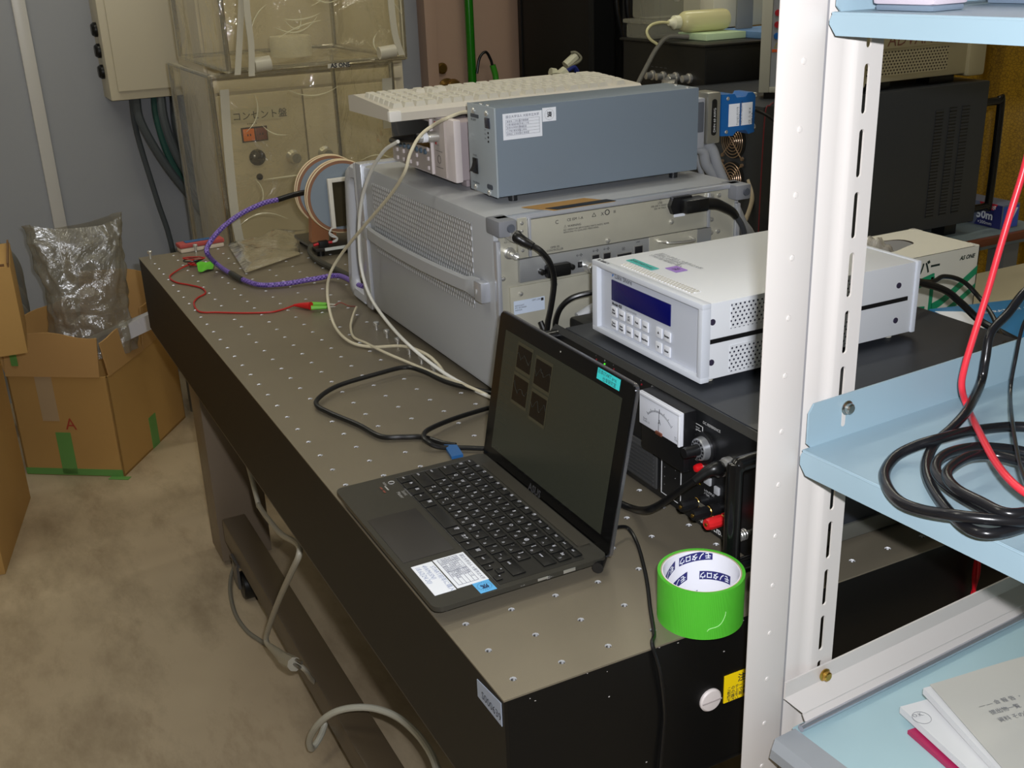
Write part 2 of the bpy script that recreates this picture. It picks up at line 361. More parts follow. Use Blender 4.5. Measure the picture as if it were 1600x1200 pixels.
# ================================================================ clear vinyl booth in front of the cabinet
vin = vinyl('clear_yellowed_vinyl', (250, 246, 230), body=0.07, gloss=0.22, crinkle=0.55, scale=4.2, rough=0.06, dist=0.06)
rodm = mat('booth_rod_steel', (200, 196, 184), 0.2, .95)
def pane(f, nu, nv, amp, seed):
    rnd = random.Random(seed); ph = [rnd.uniform(0, 6.28) for _ in range(8)]
    from mathutils import noise as ns
    def g(u, v):
        p, nrm = f(u, v); k = ns.noise(Vector((u * 4 + seed, v * 5, seed * 1.7))) + .5 * ns.noise(Vector((u * 9, v * 13 + seed, 3.1)))
        edge = min(1, 6 * min(u, 1 - u, v, 1 - v) + .05)
        return Vector(p) + Vector(nrm) * (k * amp * edge)
    return MB().sheet(g, nu, nv)
def booth_box(t, x0, x1, y0, y1, z0, z1, seed, bottom=True):
    faces = [('front_sheet', lambda u, v: ((x0 + (x1 - x0) * u, y0, z0 + (z1 - z0) * v), (0, -1, 0))),
             ('side_sheet', lambda u, v: ((x0, y0 + (y1 - y0) * u, z0 + (z1 - z0) * v), (-1, 0, 0))),
             ('side_sheet', lambda u, v: ((x1, y0 + (y1 - y0) * u, z0 + (z1 - z0) * v), (1, 0, 0)))]
    if bottom: faces.append(('floor_sheet', lambda u, v: ((x0 + (x1 - x0) * u, y0 + (y1 - y0) * v, z0), (0, 0, -1))))
    for i, (n, f) in enumerate(faces): build(pane(f, 26, 26, .012 if n != 'floor_sheet' else .018, seed + i), n, vin, t, 60)
t = thing('vinyl_booth', 'clear yellowed vinyl booth on steel rods hanging before the beige cabinet', 'booth', (.48, 2.2, FZ))
booth_box(t, .255, .705, 1.90, 2.45, .368, 1.15, 1)
booth_box(t, .222, .690, 1.96, 2.44, -.72, .362, 11, bottom=False)
def rod(a, c, r=.0062): build(MB().cyl(a, c, r, n=10), 'rod', rodm, t)
for x, y in ((.262, 2.44), (.262, 1.907), (.70, 2.44), (.70, 1.907)): rod((x, y, .372), (x, y, 1.15))
for a, c in (((.262, 2.44, .372), (.70, 2.44, .372)), ((.262, 1.907, .372), (.70, 1.907, .372)), ((.262, 1.907, .372), (.262, 2.44, .372)), ((.70, 1.907, .372), (.70, 2.44, .372))): rod(a, c)
for x, y in ((.228, 1.966), (.684, 1.966), (.684, 2.43), (.228, 2.43)): rod((x, y, -.72), (x, y, .358))
for a, c in (((.228, 1.966, .358), (.684, 1.966, .358)), ((.228, 1.966, .358), (.228, 2.43, .358)), ((.684, 1.966, .358), (.684, 2.43, .358))): rod(a, c)
strm = mat('milky_zip_strip', (204, 198, 178), 0.3, alpha=.85)
def strip(pts, wd, name='zip_strip'):
    mb = MB(); P = catmull(pts, 8)
    for i in range(len(P) - 1):
        a, c = P[i], P[i + 1]; mb.prism([a - Vector((wd / 2, 0, 0)), a + Vector((wd / 2, 0, 0)), c + Vector((wd / 2, 0, 0)), c - Vector((wd / 2, 0, 0))], (0, -.004, 0))
    build(mb, name, strm, t)
strip([(0.3141,1.89,0.58), (0.2996,1.885,0.4988), (0.2896,1.885,0.4438), (0.275,1.885,0.3642)], .014)
strip([(0.3147,1.87,0.58), (0.3091,1.865,0.4988), (0.3093,1.865,0.4295), (0.3022,1.865,0.3607)], .014)
strip([(0.668,1.89,0.566), (0.6651,1.885,0.4938), (0.6698,1.885,0.4271), (0.6828,1.885,0.3797)], .016)
strip([(0.2548,1.95,0.3274), (0.2464,1.95,0.1935), (0.242,1.95,0.0384), (0.2465,1.95,-0.0507)], .021)
strip([(0.6647,1.95,0.3214), (0.658,1.95,0.1982)], .026)
build(MB().cyl((0.315,1.88,0.383), (0.3531,1.88,0.3859), .017, n=20), 'pipe_stub', strm, t)
build(MB().cyl((0.623,1.88,0.3886), (0.665,1.88,0.3918), .015, n=20), 'pipe_stub', strm, t)
build(MB().lathe((0.4707,2.1,0.3789), (0, 0, 1), [(.05, 0), (.052, .003), (.052, .045), (.05, .05)], 28), 'port_collar', mat('frosted_collar', (226, 220, 200), 0.5, alpha=.55), t)
crm_ = mat('vinyl_crease_glint', (236, 230, 196), .12, alpha=.5, coat=.5)  # pale tubes on the sheets imitate lamp reflections along the vinyl's folds
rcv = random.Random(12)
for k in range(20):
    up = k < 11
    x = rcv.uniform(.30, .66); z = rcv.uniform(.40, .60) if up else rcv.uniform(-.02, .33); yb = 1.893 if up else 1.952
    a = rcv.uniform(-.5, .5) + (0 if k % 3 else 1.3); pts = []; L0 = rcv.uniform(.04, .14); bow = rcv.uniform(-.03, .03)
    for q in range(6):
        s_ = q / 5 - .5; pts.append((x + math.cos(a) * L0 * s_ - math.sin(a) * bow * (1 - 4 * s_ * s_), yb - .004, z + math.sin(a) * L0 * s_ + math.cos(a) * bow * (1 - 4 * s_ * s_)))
    build(MB().tube(pts, lambda u: .0004 + .0014 * math.sin(PI * u), 6, 5), 'crease_glint', crm_, t)
tg = build(MB().prism([(0.4945,1.892,0.3615), (0.5495,1.892,0.3618), (0.5505,1.892,0.3722), (0.4956,1.892,0.3718)], (0, -.001, 0)), 'maker_tag', strm, t)
build(MB().text('AS ONE', (0.5021,1.8905,0.3625), .014, XD, UP, bold=.0006), 'lettering', INK, tg)
# ================================================================ optical table
topm = mat('brushed_table_steel', (134, 125, 108), 0.42, 0.5, bump=0.12, bscale=900, var=0.06, vscale=14)
sidem = mat('dark_olive_black_enamel', (15, 13, 10), 0.5, 0.0, 0.3)
frontm = mat('black_end_enamel', (10, 10, 10), 0.42, 0.0, 0.35)
X0, X1, Y0, Y1 = -.0215, 1.1785, -.0235, 1.7765
T = thing('optical_table', 'long steel optical table with a grid of threaded holes and black sides', 'table', (.0, 0, FZ))
mb = MB(); bm = mb.bm; hr = .0034; K = 8
nx, ny = 24, 36
def cell(cx, cy, x0, x1, y0, y1):
    outer = []; inner = []; low = []
    for k in range(K):
        a = 2 * PI * (k + .5) / K; dx, dy = math.cos(a), math.sin(a)
        s = 1 / max(abs(dx), abs(dy)); ox = cx + dx * s * .025; oy = cy + dy * s * .025
        ox = x0 if ox < cx - .0249 else (x1 if ox > cx + .0249 else ox); oy = y0 if oy < cy - .0249 else (y1 if oy > cy + .0249 else oy)
        outer.append(bm.verts.new((ox, oy, 0))); inner.append(bm.verts.new((cx + dx * hr, cy + dy * hr, 0)))
        low.append(bm.verts.new((cx + dx * hr * .84, cy + dy * hr * .84, -.012)))
    mid = [bm.verts.new((cx + math.cos(2 * PI * (k + .5) / K) * hr * .84, cy + math.sin(2 * PI * (k + .5) / K) * hr * .84, -.0014)) for k in range(K)]
    corners = {}
    for k in range(K):
        a, c = outer[k], outer[(k + 1) % K]
        bm.faces.new((a, c, inner[(k + 1) % K], inner[k]))
        f = bm.faces.new((inner[k], inner[(k + 1) % K], mid[(k + 1) % K], mid[k])); f.material_index = 1
        f = bm.faces.new((mid[k], mid[(k + 1) % K], low[(k + 1) % K], low[k])); f.material_index = 3 if k % 2 else 1
        if abs(a.co.x - c.co.x) > 1e-5 and abs(a.co.y - c.co.y) > 1e-5:
            px = a.co.x if abs(a.co.x - cx) > abs(c.co.x - cx) else c.co.x; py = a.co.y if abs(a.co.y - cy) > abs(c.co.y - cy) else c.co.y
            bm.faces.new((a, bm.verts.new((px, py, 0)), c))
    f = bm.faces.new(low); f.material_index = 2
for i in range(nx):
    for j in range(ny):
        cx, cy = i * .05, j * .05
        cell(cx, cy, X0 if i == 0 else cx - .025, X1 if i == nx - 1 else cx + .025, Y0 if j == 0 else cy - .025, Y1 if j == ny - 1 else cy + .025)
bmesh.ops.remove_doubles(bm, verts=bm.verts, dist=1e-5)
for a in ((X0, X0, Y0, Y1), (X1, X1, Y0, Y1), (X0, X1, Y0, Y0), (X0, X1, Y1, Y1)):
    mb.poly([(a[0], a[2], 0), (a[1], a[3] if a[0] == a[1] else a[2], 0), (a[1], a[3] if a[0] == a[1] else a[2], -.0018), (a[0], a[2], -.0018)])
build(mb, 'tabletop', [topm, THREAD, BLACKP, mat('dark_thread_steel', (90, 88, 84), 0.4, 0.6)], T, 25)
for nm, a in (('side_skin', (X0 + .0003, X0 + .004, Y0 + .0003, Y1 - .0003)), ('side_skin', (X1 - .004, X1 - .0003, Y0 + .0003, Y1 - .0003)), ('end_skin', (X0 + .0041, X1 - .0041, Y0 + .0003, Y0 + .004)), ('end_skin', (X0 + .0041, X1 - .0041, Y1 - .004, Y1 - .0003))):
    build(MB().box(*a, -.164, -.0020), nm, sidem if nm == 'side_skin' else frontm, T)
build(MB().box(X0 + .002, X1 - .002, Y0 + .002, Y1 - .002, -.172, -.1642, .002), 'bottom_skin', mat('black_bottom_skin', (14, 14, 14), .3), T)
build(MB().prism([(X0 - .0004, .031, -.012), (X0 - .0004, -.018, -.006), (X0 - .0004, -.018, -.031), (X0 - .0004, .031, -.031)], (.0012, 0, 0)), 'serial_label', mat('grey_label_film', (150, 158, 172), 0.4), T)
build(MB().text('S000639', (X0 - .0006, .022, -.0265), .0115, NX, UP), 'serial_lettering', INK, T)
wl = build(MB().box(.219, .300, Y0 - .0006, Y0 + .0008, -.0955, -.0635), 'warning_label', mat('warning_yellow', (250, 214, 10), 0.45), T)
build(MB().text('注 意', (.235, Y0 - .001, -.0745), .010, XD, UP, bold=.0002).text('このテーブルは、この定\n板の上で作業する場合に、\n機器を設置した状態で\n下さい', (.2225, Y0 - .001, -.0815), .0048, XD, UP, bold=.00008), 'lettering', INK, wl)
capm = mat('pinkish_white_plug', (218, 208, 204), 0.45)
cp = build(MB().lathe((.2025, Y0 + .0006, -.0845), (0, -1, 0), [(.0125, 0), (.0125, .002), (.011, .0035), (.004, .0042)], 28), 'side_plug', capm, T)
build(MB().box(.191, .214, Y0 - .0042, Y0 - .0034, -.0852, -.0838, .0002), 'slot', mat('pink_grey_line', (170, 160, 158), .6), cp)
# scratches and chips of bare metal along the black edges
chips = MB(); rc = random.Random(5)
for i in range(12):
    x = rc.uniform(.0, .3); z = -.0025 - abs(rc.gauss(0, .004)); chips.box(x, x + rc.uniform(.0005, .002), Y0 - .0002, Y0 + .001, z, z + .0004)
for i in range(5):
    x = rc.uniform(.03, .3); z = rc.uniform(-.15, -.03); chips.box(x, x + .0016, Y0 - .0002, Y0 + .001, z, z + .0009)
build(chips, 'paint_chips', mat('bare_chip', (170, 165, 160), .5), T)
# support frame
legm = mat('brown_frame_enamel', (122, 108, 92), 0.38, 0.0)
beamm = mat('brown_beam_enamel', (84, 72, 56), 0.36, 0.0)
for (x, y) in ((.041, 1.652), (.041, -.0), (1.0, 1.652), (1.0, .0)):
    lg = build(MB().box(x, x + .12, y, y + .11, FZ + .012, -.1725, .003), 'leg', legm, T)
    build(MB().lathe((x + .06, y + .055, FZ), (0, 0, 1), [(.035, 0), (.035, .008), (.012, .0125)], 20), 'levelling_foot', BLACKR, lg)
for x in (.043, 1.06):
    build(MB().box(x, x + .055, .11, 1.6, -.655, -.595, .005), 'crossbar', beamm, T)
for (x, y) in ((.068, 1.50), (.068, .35)):
    ca = build(MB().box(x - .03, x + .02, y - .03, y + .03, -.66, -.652).box(x - .03, x - .024, y - .02, y + .02, FZ + .03, -.655).box(x + .014, x + .02, y - .02, y + .02, FZ + .03, -.655), 'caster', mat('caster_zinc', (120, 120, 122), .35, .8), T)
    build(MB().lathe((x - .022, y - .01, FZ + .033), (1, 0, 0), [(.030, 0), (.033, .003), (.033, .031), (.030, .034)], 26), 'wheel', BLACKR, ca)

# ================================================================ knurled socket screws standing in the table
def hexscrew(x, y, z, lab, group=None, h=.012):
    mb = MB(); mb.cyl((x, y, z - .004), (x, y, z + h - .006), .0026, n=12)
    mb.lathe((x, y, z + h - .006), (0, 0, 1), [(.0048, 0), (.0052, .0008), (.0052, .0052), (.0046, .006), (.0028, .006), (.0026, .0035)], 16)
    return single(mb, 'socket_screw', STEEL, lab, 'screw', group)
labs = ['nearest the analyser front frame', 'next after the first by the analyser', 'third from the analyser front frame', 'behind the white cable crossing', 'just past the white cable', 'nearest the black laptop in its row']
for i in range(6):
    hexscrew(.25 if i > 2 else .2495, 1.0 - .05 * i if i < 4 else 1.0 - .05 * i, 0.0, 'steel socket screw in the row beside the analyser, ' + labs[i], 'row of screws beside the analyser', .014)
hexscrew(0.0, 1.75, 0, 'steel socket screw in the table corner before the red and blue eraser', 'corner screws', .018)
hexscrew(0.1, 1.75, 0, 'steel socket screw in front of the long side of the eraser', 'corner screws', .018)
# eraser block
t = thing('board_eraser', 'worn red and white board eraser with a blue patch at the table corner', 'eraser', (.118, 1.762, 0))
M = Matrix.Translation((.118, 1.762, 0)) @ Matrix.Rotation(math.radians(5), 4, 'Z')
build(MB().box(-.050, .050, -.002, .03, .0, .010, .003, M=M), 'felt', mat('dirty_felt', (205, 190, 170), .9), t)
build(MB().box(-.052, .052, -.004, .032, .0102, .020, .004, M=M), 'grip', mat('faded_red', (170, 70, 66), .6), t)
build(MB().box(-.035, .025, .004, .024, .0202, .0215, .001, M=M), 'patch', mat('faded_blue', (40, 84, 130), .6), t)
# clear sheet lying on the far end
clr = vinyl('clear_film', (235, 232, 222), body=0.08, gloss=0.7, crinkle=0.6, scale=12, rough=0.16, dist=0.02)
from mathutils import noise as NS
def filmf(u, v):
    a = Vector((0.1746,1.7601,0.0)); b = Vector((0.3753,1.9296,0.0)); c = Vector((0.1457,1.4893,0.0)); d = Vector((0.2906,1.5755,0.0))
    p = a.lerp(b, u).lerp(c.lerp(d, u), v); p.y = min(p.y, 1.79); p.z = .004 + .010 * (NS.noise(Vector((u * 3.1, v * 2.7, .4))) + .6) * min(1, 8 * min(u, v, 1 - u, 1 - v) + .1)
    return p
single(MB().sheet(filmf, 24, 24), 'plastic_film', clr, 'crumpled clear plastic film glinting at the far end of the table', 'film', smooth=80)
# ================================================================ network analyser (rear panel towards the camera)
silver = mat('silver_grey_paint', (172, 174, 177), 0.36, 0.1)
silverd = mat('grey_bumper', (126, 128, 134), 0.5)
alur = mat('bare_aluminium_trim', (205, 208, 216), 0.28, 0.6)
zinc = mat('galvanised_rear_panel', (190, 187, 172), 0.34, 0.35, bump=0.1, bscale=90, var=0.07, vscale=30)
AX0, AX1, AY0, AY1, AZ0, AZ1 = .28, .70, .57, 1.09, .012, .270
t = thing('network_analyser', 'large silver network analyser with perforated side and zinc rear panel', 'measuring instrument', (.49, .83, 0))
build(MB().box(AX0, AX1, AY0 + .012, AY1, AZ0, AZ1, .008), 'case', silver, t)
ventm = holes('analyser_lit_vent_holes', (160, 162, 165), (236, 238, 244), 'YZ', .0086, .0078, .0020, .0031, .34, .2, shear=-.18)  # slots coloured near white to imitate inner plates lit by the flash
build(MB().prism([(AX0 - .0008, 1.046, .246), (AX0 - .0008, .648, .252), (AX0 - .0008, .650, .126), (AX0 - .0008, 1.046, .124)], (.0012, 0, 0)), 'vent_panel', ventm, t)
# strap handle, bowed outwards
sh = MB(); n = 26; pr = None
for i in range(n + 1):
    u = i / n; y = 1.075 - u * .455; x = AX0 - .004 - .013 * math.sin(PI * u) ** .6; z = .156 + .007 * u
    w = .0125 + (0.0 if u < .93 else .0035)
    cur = [sh.bm.verts.new(p) for p in ((x, y, z - w), (x - .004, y, z - w * .7), (x - .004, y, z + w * .7), (x, y, z + w))]
    if pr: sh.bridge(pr, cur)
    else: sh.cap(cur)
    pr = cur
sh.cap(pr)
st = build(sh, 'strap_handle', silver, t, 40)
build(MB().box(AX0 - .014, AX0 + .001, .598, .622, .148, .178, .003), 'strap_end', alur, st)
build(MB().box(AX0 - .010, AX0 + .001, 1.07, 1.092, .142, .172, .003), 'strap_end', silver, st)
build(MB().text('P', (AX0 - .0145, .614, .160), .009, NX, UP, bold=.0005), 'emblem', LABEL, st)
# front frame with its two bow handles (facing away from the camera)
fr = build(MB().box(AX0 - .004, AX1 + .004, AY1 + .0005, AY1 + .03, AZ0 - .006, AZ1 + .002, .004), 'front_frame', alur, t)
build(MB().box(AX0 - .001, AX1 + .001, AY1 + .031, AY1 + .05, AZ0 - .002, AZ1 - .002, .004), 'bezel', mat('pale_grey_bezel', (196, 198, 204), 0.4), t)
build(MB().box(AX0 + .02, AX1 - .02, AY1 + .0505, AY1 + .056, AZ0 + .02, AZ1 - .02, .002), 'front_panel', mat('front_panel_grey', (170, 172, 176), .5), t)
hm = mat('handle_grey', (186, 188, 194), 0.36)
for hx in (AX0 + .004, AX1 - .014):
    pts = []
    hb = MB()
    prof = [(1.140, .262), (1.162, .262), (1.186, .252), (1.196, .236), (1.226, .028), (1.222, .010), (1.205, .004), (1.140, .002)]
    inner = [(1.140, .236), (1.160, .234), (1.168, .224), (1.196, .040), (1.192, .028), (1.140, .026)]
    outer = prof
    # plate with an opening, built as two rims bridged together
    def resample(P, n):
        L = [0]
        for i in range(1, len(P)): L.append(L[-1] + math.dist(P[i], P[i - 1]))
        out = []
        for k in range(n):
            s = L[-1] * k / (n - 1); j = max(i for i in range(len(L)) if L[i] <= s + 1e-9); j = min(j, len(P) - 2)
            f = (s - L[j]) / (L[j + 1] - L[j]); out.append((P[j][0] + (P[j + 1][0] - P[j][0]) * f, P[j][1] + (P[j + 1][1] - P[j][1]) * f))
        return out
    o2 = resample(outer, 40); i2 = resample(inner, 40); pr = None
    for (oy, oz), (iy, iz) in zip(o2, i2):
        my, mz = (oy + iy) / 2, (oz + iz) / 2
        cur = [hb.bm.verts.new(p) for p in ((hx + .002, oy, oz), (hx - .004, my * .35 + oy * .65, mz * .35 + oz * .65), (hx - .004, my * .35 + iy * .65, mz * .35 + iz * .65), (hx + .002, iy, iz), (hx + .010, iy, iz), (hx + .010, oy, oz))]
        if pr: hb.bridge(pr, cur)
        else: hb.cap(cur)
        pr = cur
    hb.cap(pr)
    build(hb, 'front_handle', hm, t, 50)
# rear: trim, panel, modules
ry = AY0 + .011
build(MB().box(AX0 + .004, AX1 - .004, AY0 + .004, AY0 + .02, AZ1 - .006, AZ1 + .001, .002).box(AX0 + .001, AX0 + .008, AY0 + .004, AY0 + .014, AZ0, AZ1 - .03, .002).box(AX1 - .012, AX1 - .004, AY0 + .004, AY0 + .014, AZ0, AZ1 - .03, .002), 'rear_trim', alur, t)
rp = build(MB().box(AX0 + .008, AX1 - .013, AY0 + .008, AY0 + .013, AZ0 + .004, AZ1 - .007), 'rear_panel', zinc, t)
for bx in (AX0 - .002, AX1 - .026):
    bb = build(MB().box(bx, bx + .028, AY0 - .012, AY0 + .03, AZ1 - .022, AZ1 + .001, .004), 'corner_bumper', silverd, t)
    build(MB().lathe((bx + .018, AY0 - .0125, AZ1 - .010), (0, -1, 0), [(.006, 0), (.0055, .002)], 16), 'cap', mat('dark_bumper_cap', (84, 88, 98), .5), bb)
for z in (.248, .221):
    bn = build(MB().lathe((.302, AY0 + .008, z), (0, -1, 0), [(.0085, 0), (.0085, .003), (.0062, .004), (.0062, .010), (.0052, .011), (.0052, .022), (.004, .022), (.004, .016)], 22), 'bnc_socket', STEEL, t)
mod = MB().box(.3135, .3285, AY0 + .002, AY0 + .0078, .212, .268, .001)
build(mod, 'bracket', zinc, t)
up = build(MB().box(.329, .640, AY0 + .004, AY0 + .0078, .2115, .2635, .0008), 'upper_module', zinc, t)
build(MB().box(.3295, .3335, AY0 - .0005, AY0 + .0038, .2125, .2665, .001).box(.632, .636, AY0 - .0005, AY0 + .0038, .2115, .2635, .001), 'module_rail', alur, up)
tx = MB()
tx.text('CE ISM 1-A', (.392, AY0 + .0034, .2535), .0055, XD, UP).text('C', (.373, AY0 + .0034, .252), .008, XD, UP).text('⚠ WARNING', (.386, AY0 + .0034, .245), .0045, XD, UP)
tx.text('NO OPERATOR SERVICEABLE PARTS INSIDE. REFER\nSERVICING TO QUALIFIED PERSONNEL.', (.386, AY0 + .0034, .2405), .0033, XD, UP)
tx.text('GPIB (0)\nCONTROLLER', (.372, AY0 + .0034, .2185), .0042, XD, UP, align='CENTER').text('⚠\nLINE\n100-240 V 50/60 Hz\n350 W MAX', (.548, AY0 + .0034, .262), .0040, XD, UP, align='CENTER')
tx.torus((.458, AY0 + .0036, .2575), (0, 1, 0), .0035, .0006, 20, 6).text('△', (.432, AY0 + .0034, .254), .008, XD, UP).text('X', (.4475, AY0 + .0034, .254), .007, XD, UP).text('≡', (.468, AY0 + .0034, .254), .008, XD, UP)
tx.text('PROBE\nEXT IN', (.302, AY0 + .0078, .2645), .0036, XD, UP, align='CENTER').text('10 MHz\nREF OUT', (.302, AY0 + .0078, .2385), .0036, XD, UP, align='CENTER')
build(tx, 'lettering', INK, up)
lm = build(MB().box(.3145, .640, AY0 + .001, AY0 + .0078, .1775, .2105, .0008), 'interface_module', mat('module_aluminium', (176, 178, 180), 0.3, .6), t)
md = mat('port_dark', (26, 26, 30), .4); blk = MB()
blk.box(.407, .414, AY0 - .0002, AY0 + .002, .185, .193, .0004)
for x in (.431, .450): blk.box(x, x + .011, AY0 - .0002, AY0 + .002, .190, .199, .0003)
blk.box(.473, .497, AY0 - .0002, AY0 + .002, .185, .194, .0006).box(.503, .516, AY0 - .0002, AY0 + .002, .190, .201, .0004)
build(blk, 'ports', md, lm)
fr2 = MB()
for x0, x1, z0, z1 in ((.4295, .4435, .1885, .2005), (.4485, .4625, .1885, .2005), (.4715, .4985, .1835, .1955), (.5015, .5175, .1885, .2025)): fr2.box(x0, x1, AY0 + .0004, AY0 + .0016, z0, z1)
build(fr2, 'port_shells', STEEL, lm)
tx = MB().text('←✢', (.404, AY0 + .0005, .201), .006, XD, UP).text('←✢', (.431, AY0 + .0005, .2035), .006, XD, UP).text('←✢', (.449, AY0 + .0005, .2035), .006, XD, UP).text('▣', (.481, AY0 + .0005, .199), .006, XD, UP).text('LAN\n▫▫▫', (.505, AY0 + .0005, .2065), .0035, XD, UP)
build(tx, 'lettering', INK, lm)
build(MB().lathe((.4225, AY0 + .001, .184), (0, -1, 0), [(.0075, 0), (.0075, .012), (.006, .014), (.006, .018)], 20), 'round_socket', STEEL, lm)
gp = build(MB().box(.352, .390, AY0 - .011, AY0 + .001, .180, .198, .003), 'gpib_cap', BLACKR, lm)
screws = MB()
for x in (.347, .395): screws.lathe((x, AY0 + .001, .189), (0, -1, 0), [(.0042, 0), (.0042, .007), (.0025, .009)], 14)
build(screws, 'cap_screws', BLACKR, gp)
hd = MB().tube([(.545, AY0 + .001, .203), (.547, AY0 - .010, .204), (.556, AY0 - .016, .2025), (.592, AY0 - .016, .200), (.601, AY0 - .010, .200), (.603, AY0 + .001, .200)], .0022, 8)
cd = build(MB().box(.528, .613, AY0 - .0002, AY0 + .001, .182, .2115), 'slot_cover', zinc, lm)
build(hd, 'pull_handle', STEEL, cd)
lp = build(MB().box(.300, .640, AY0 + .0045, AY0 + .0078, .02, .172, .0008), 'lower_panel', zinc, t)
stk = build(MB().box(.3045, .3535, AY0 + .0036, AY0 + .0045, .132, .1515), 'serial_sticker', mat('pale_blue_sticker', (196, 208, 226), .45), lp)
build(MB().text('KEYSIGHT\nMY 49100000\nN5222A', (.306, AY0 + .0033, .1435), .0032, XD, UP).text('OPT-200', (.333, AY0 + .0033, .1475), .0036, XD, UP).box(.3475, .3515, AY0 + .0031, AY0 + .0035, .146, .150), 'lettering', INK, stk)
sc0 = {}
for x, z, r in ((.3205, .261, .0035), (.3205, .250, .0025), (.3205, .223, .0035), (.3205, .205, .003), (.3205, .1935, .0022), (.3205, .184, .003), (.349, .216, .0032), (.459, .216, .0038), (.569, .228, .0038), (.644, .256, .0035), (.657, .256, .0035), (.644, .221, .0035), (.657, .201, .0035), (.644, .2005, .0035), (.291, .186, .0035), (.316, .161, .0035), (.291, .12, .0035), (.372, .166, .003), (.62, .2435, .0028)):
    yy = AY0 + .0078 if x < .30 or x > .64 else AY0 + .0045
    if r not in sc0:
        q_ = MB(); screw_mb(q_, (0, 0, 0), (0, -1, 0), r, .0035); sc0[r] = k = build(q_, 'panel_screw', STEEL, t, local=True)
    else: k = clone(sc0[r], t)
    k.location = Vector((x, yy, z)) - ORG[t.name]
pw = build(MB().prism([(.561, AY0 + .0035, .253), (.566, AY0 + .0035, .2655), (.598, AY0 + .0035, .2655), (.603, AY0 + .0035, .253), (.598, AY0 + .0035, .241), (.566, AY0 + .0035, .241)], (0, -.008, 0)), 'power_inlet', BLACKP, up)
build(MB().box(.573, .592, AY0 + .0028, AY0 + .004, .2345, .2405), 'small_label', LABEL, up)
ft = MB()
for x in (AX0 + .03, AX1 - .06):
    for y in (AY0 + .04, AY1 - .06): ft.box(x, x + .03, y, y + .03, 0, .0125, .003)
build(ft, 'feet', BLACKR, t)
build(MB().prism([(.372, .575, .2708), (.472, .575, .2708), (.448, .620, .2708), (.345, .620, .2708)], (0, 0, .0006)), 'warning_strip', mat('gold_black_strip', (170, 128, 60), .4), t)
build(MB().prism([(.378, .575, .2715), (.474, .575, .2715), (.468, .592, .2715), (.368, .592, .2715)], (0, 0, .0004)).text('CAUTION', (.39, .578, .2720), .009, XD, YD), 'black_band', BLACKP, t)

# ================================================================ grey driver box on top of the analyser
boxm = mat('slate_blue_grey_paint', (116, 128, 140), 0.42, bump=0.06, bscale=600)
platem = mat('pale_grey_plate', (170, 180, 188), 0.38, .25)
BX0, BX1, BY0, BY1, BZ0, BZ1 = .3275, .6725, .655, .742, .281, .405
t = thing('driver_box', 'long slate grey electronics box with a white inventory sticker on the silver analyser', 'electronics box', ((BX0 + BX1) / 2, (BY0 + BY1) / 2, .2705))
build(MB().box(BX0 + .001, BX1, BY0, BY1, BZ0, BZ1, .0012), 'case', boxm, t)
fp = build(MB().box(BX0 - .002, BX0 + .0008, BY0 - .0005, BY1 + .0005, BZ0 - .0005, BZ1 + .0005, .0006), 'front_plate', platem, t)
for y, z in ((.721, .396), (.678, .396), (.724, .286), (.679, .2845)):
    s = MB(); screw_mb(s, (BX0 - .002, y, z), (-1, 0, 0), .0042, .003); build(s, 'plate_screw', STEEL, fp)
tm = MB()
for x, y in ((.3335, .712), (.3335, .690), (.662, .70), (.656, .662)): screw_mb(tm, (x, y, BZ1), (0, 0, 1), .003, .002)
build(tm, 'lid_screws', STEEL, t)
build(MB().rrect((BX0 - .002, .718, .389), (0, 1, 0), (0, 0, 1), .026, .005, .0005, (-.0006, 0, 0)), 'name_badge', mat('charcoal_badge', (66, 72, 82), .5), fp)
build(MB().rrect((BX0 - .002, .677, .293), (0, 1, 0), (0, 0, 1), .018, .007, .003, (-.0006, 0, 0)), 'name_badge', mat('charcoal_badge', (66, 72, 82), .5), fp)
build(MB().text('RF-AMP', (BX0 - .0023, .731, .3815), .005, NX, UP).text('POWER', (BX0 - .0023, .729, .331), .0035, NX, UP).text('TACHIBANA', (BX0 - .0023, .734, .291), .004, NX, UP).text('CH1\n\nCH2\n\nCH3', (BX0 - .0023, .688, .372), .003, NX, UP), 'lettering', INK, fp)
dp = build(MB().box(BX0 - .0035, BX0 - .0015, .669, .684, .376, .3905, .0006), 'display_window', mat('smoked_window', (48, 50, 62), .2), fp)
ld = MB()
for z in (.3695, .3635, .3575): ld.lathe((BX0 - .002, .6755, z), (-1, 0, 0), [(.0016, 0), (.0014, .001)], 10)
build(ld, 'indicator_lamps', BLACKP, fp)
sw = build(MB().box(BX0 - .004, BX0 - .0015, .714, .729, .306, .3285, .0008), 'rocker_switch', BLACKP, fp)
build(MB().prism([(BX0 - .0035, .716, .3265), (BX0 - .0035, .716, .308), (BX0 - .010, .716, .310), (BX0 - .006, .716, .317)], (0, .011, 0)), 'rocker', BLACKP, sw)
ftm = mat('black_round_foot', (30, 32, 36), .3)
for x in (.359, .64):
    for y in (.672, .725): build(MB().cyl((x, y, .2705), (x, y, .2812), .0065, n=16), 'foot', ftm, t)
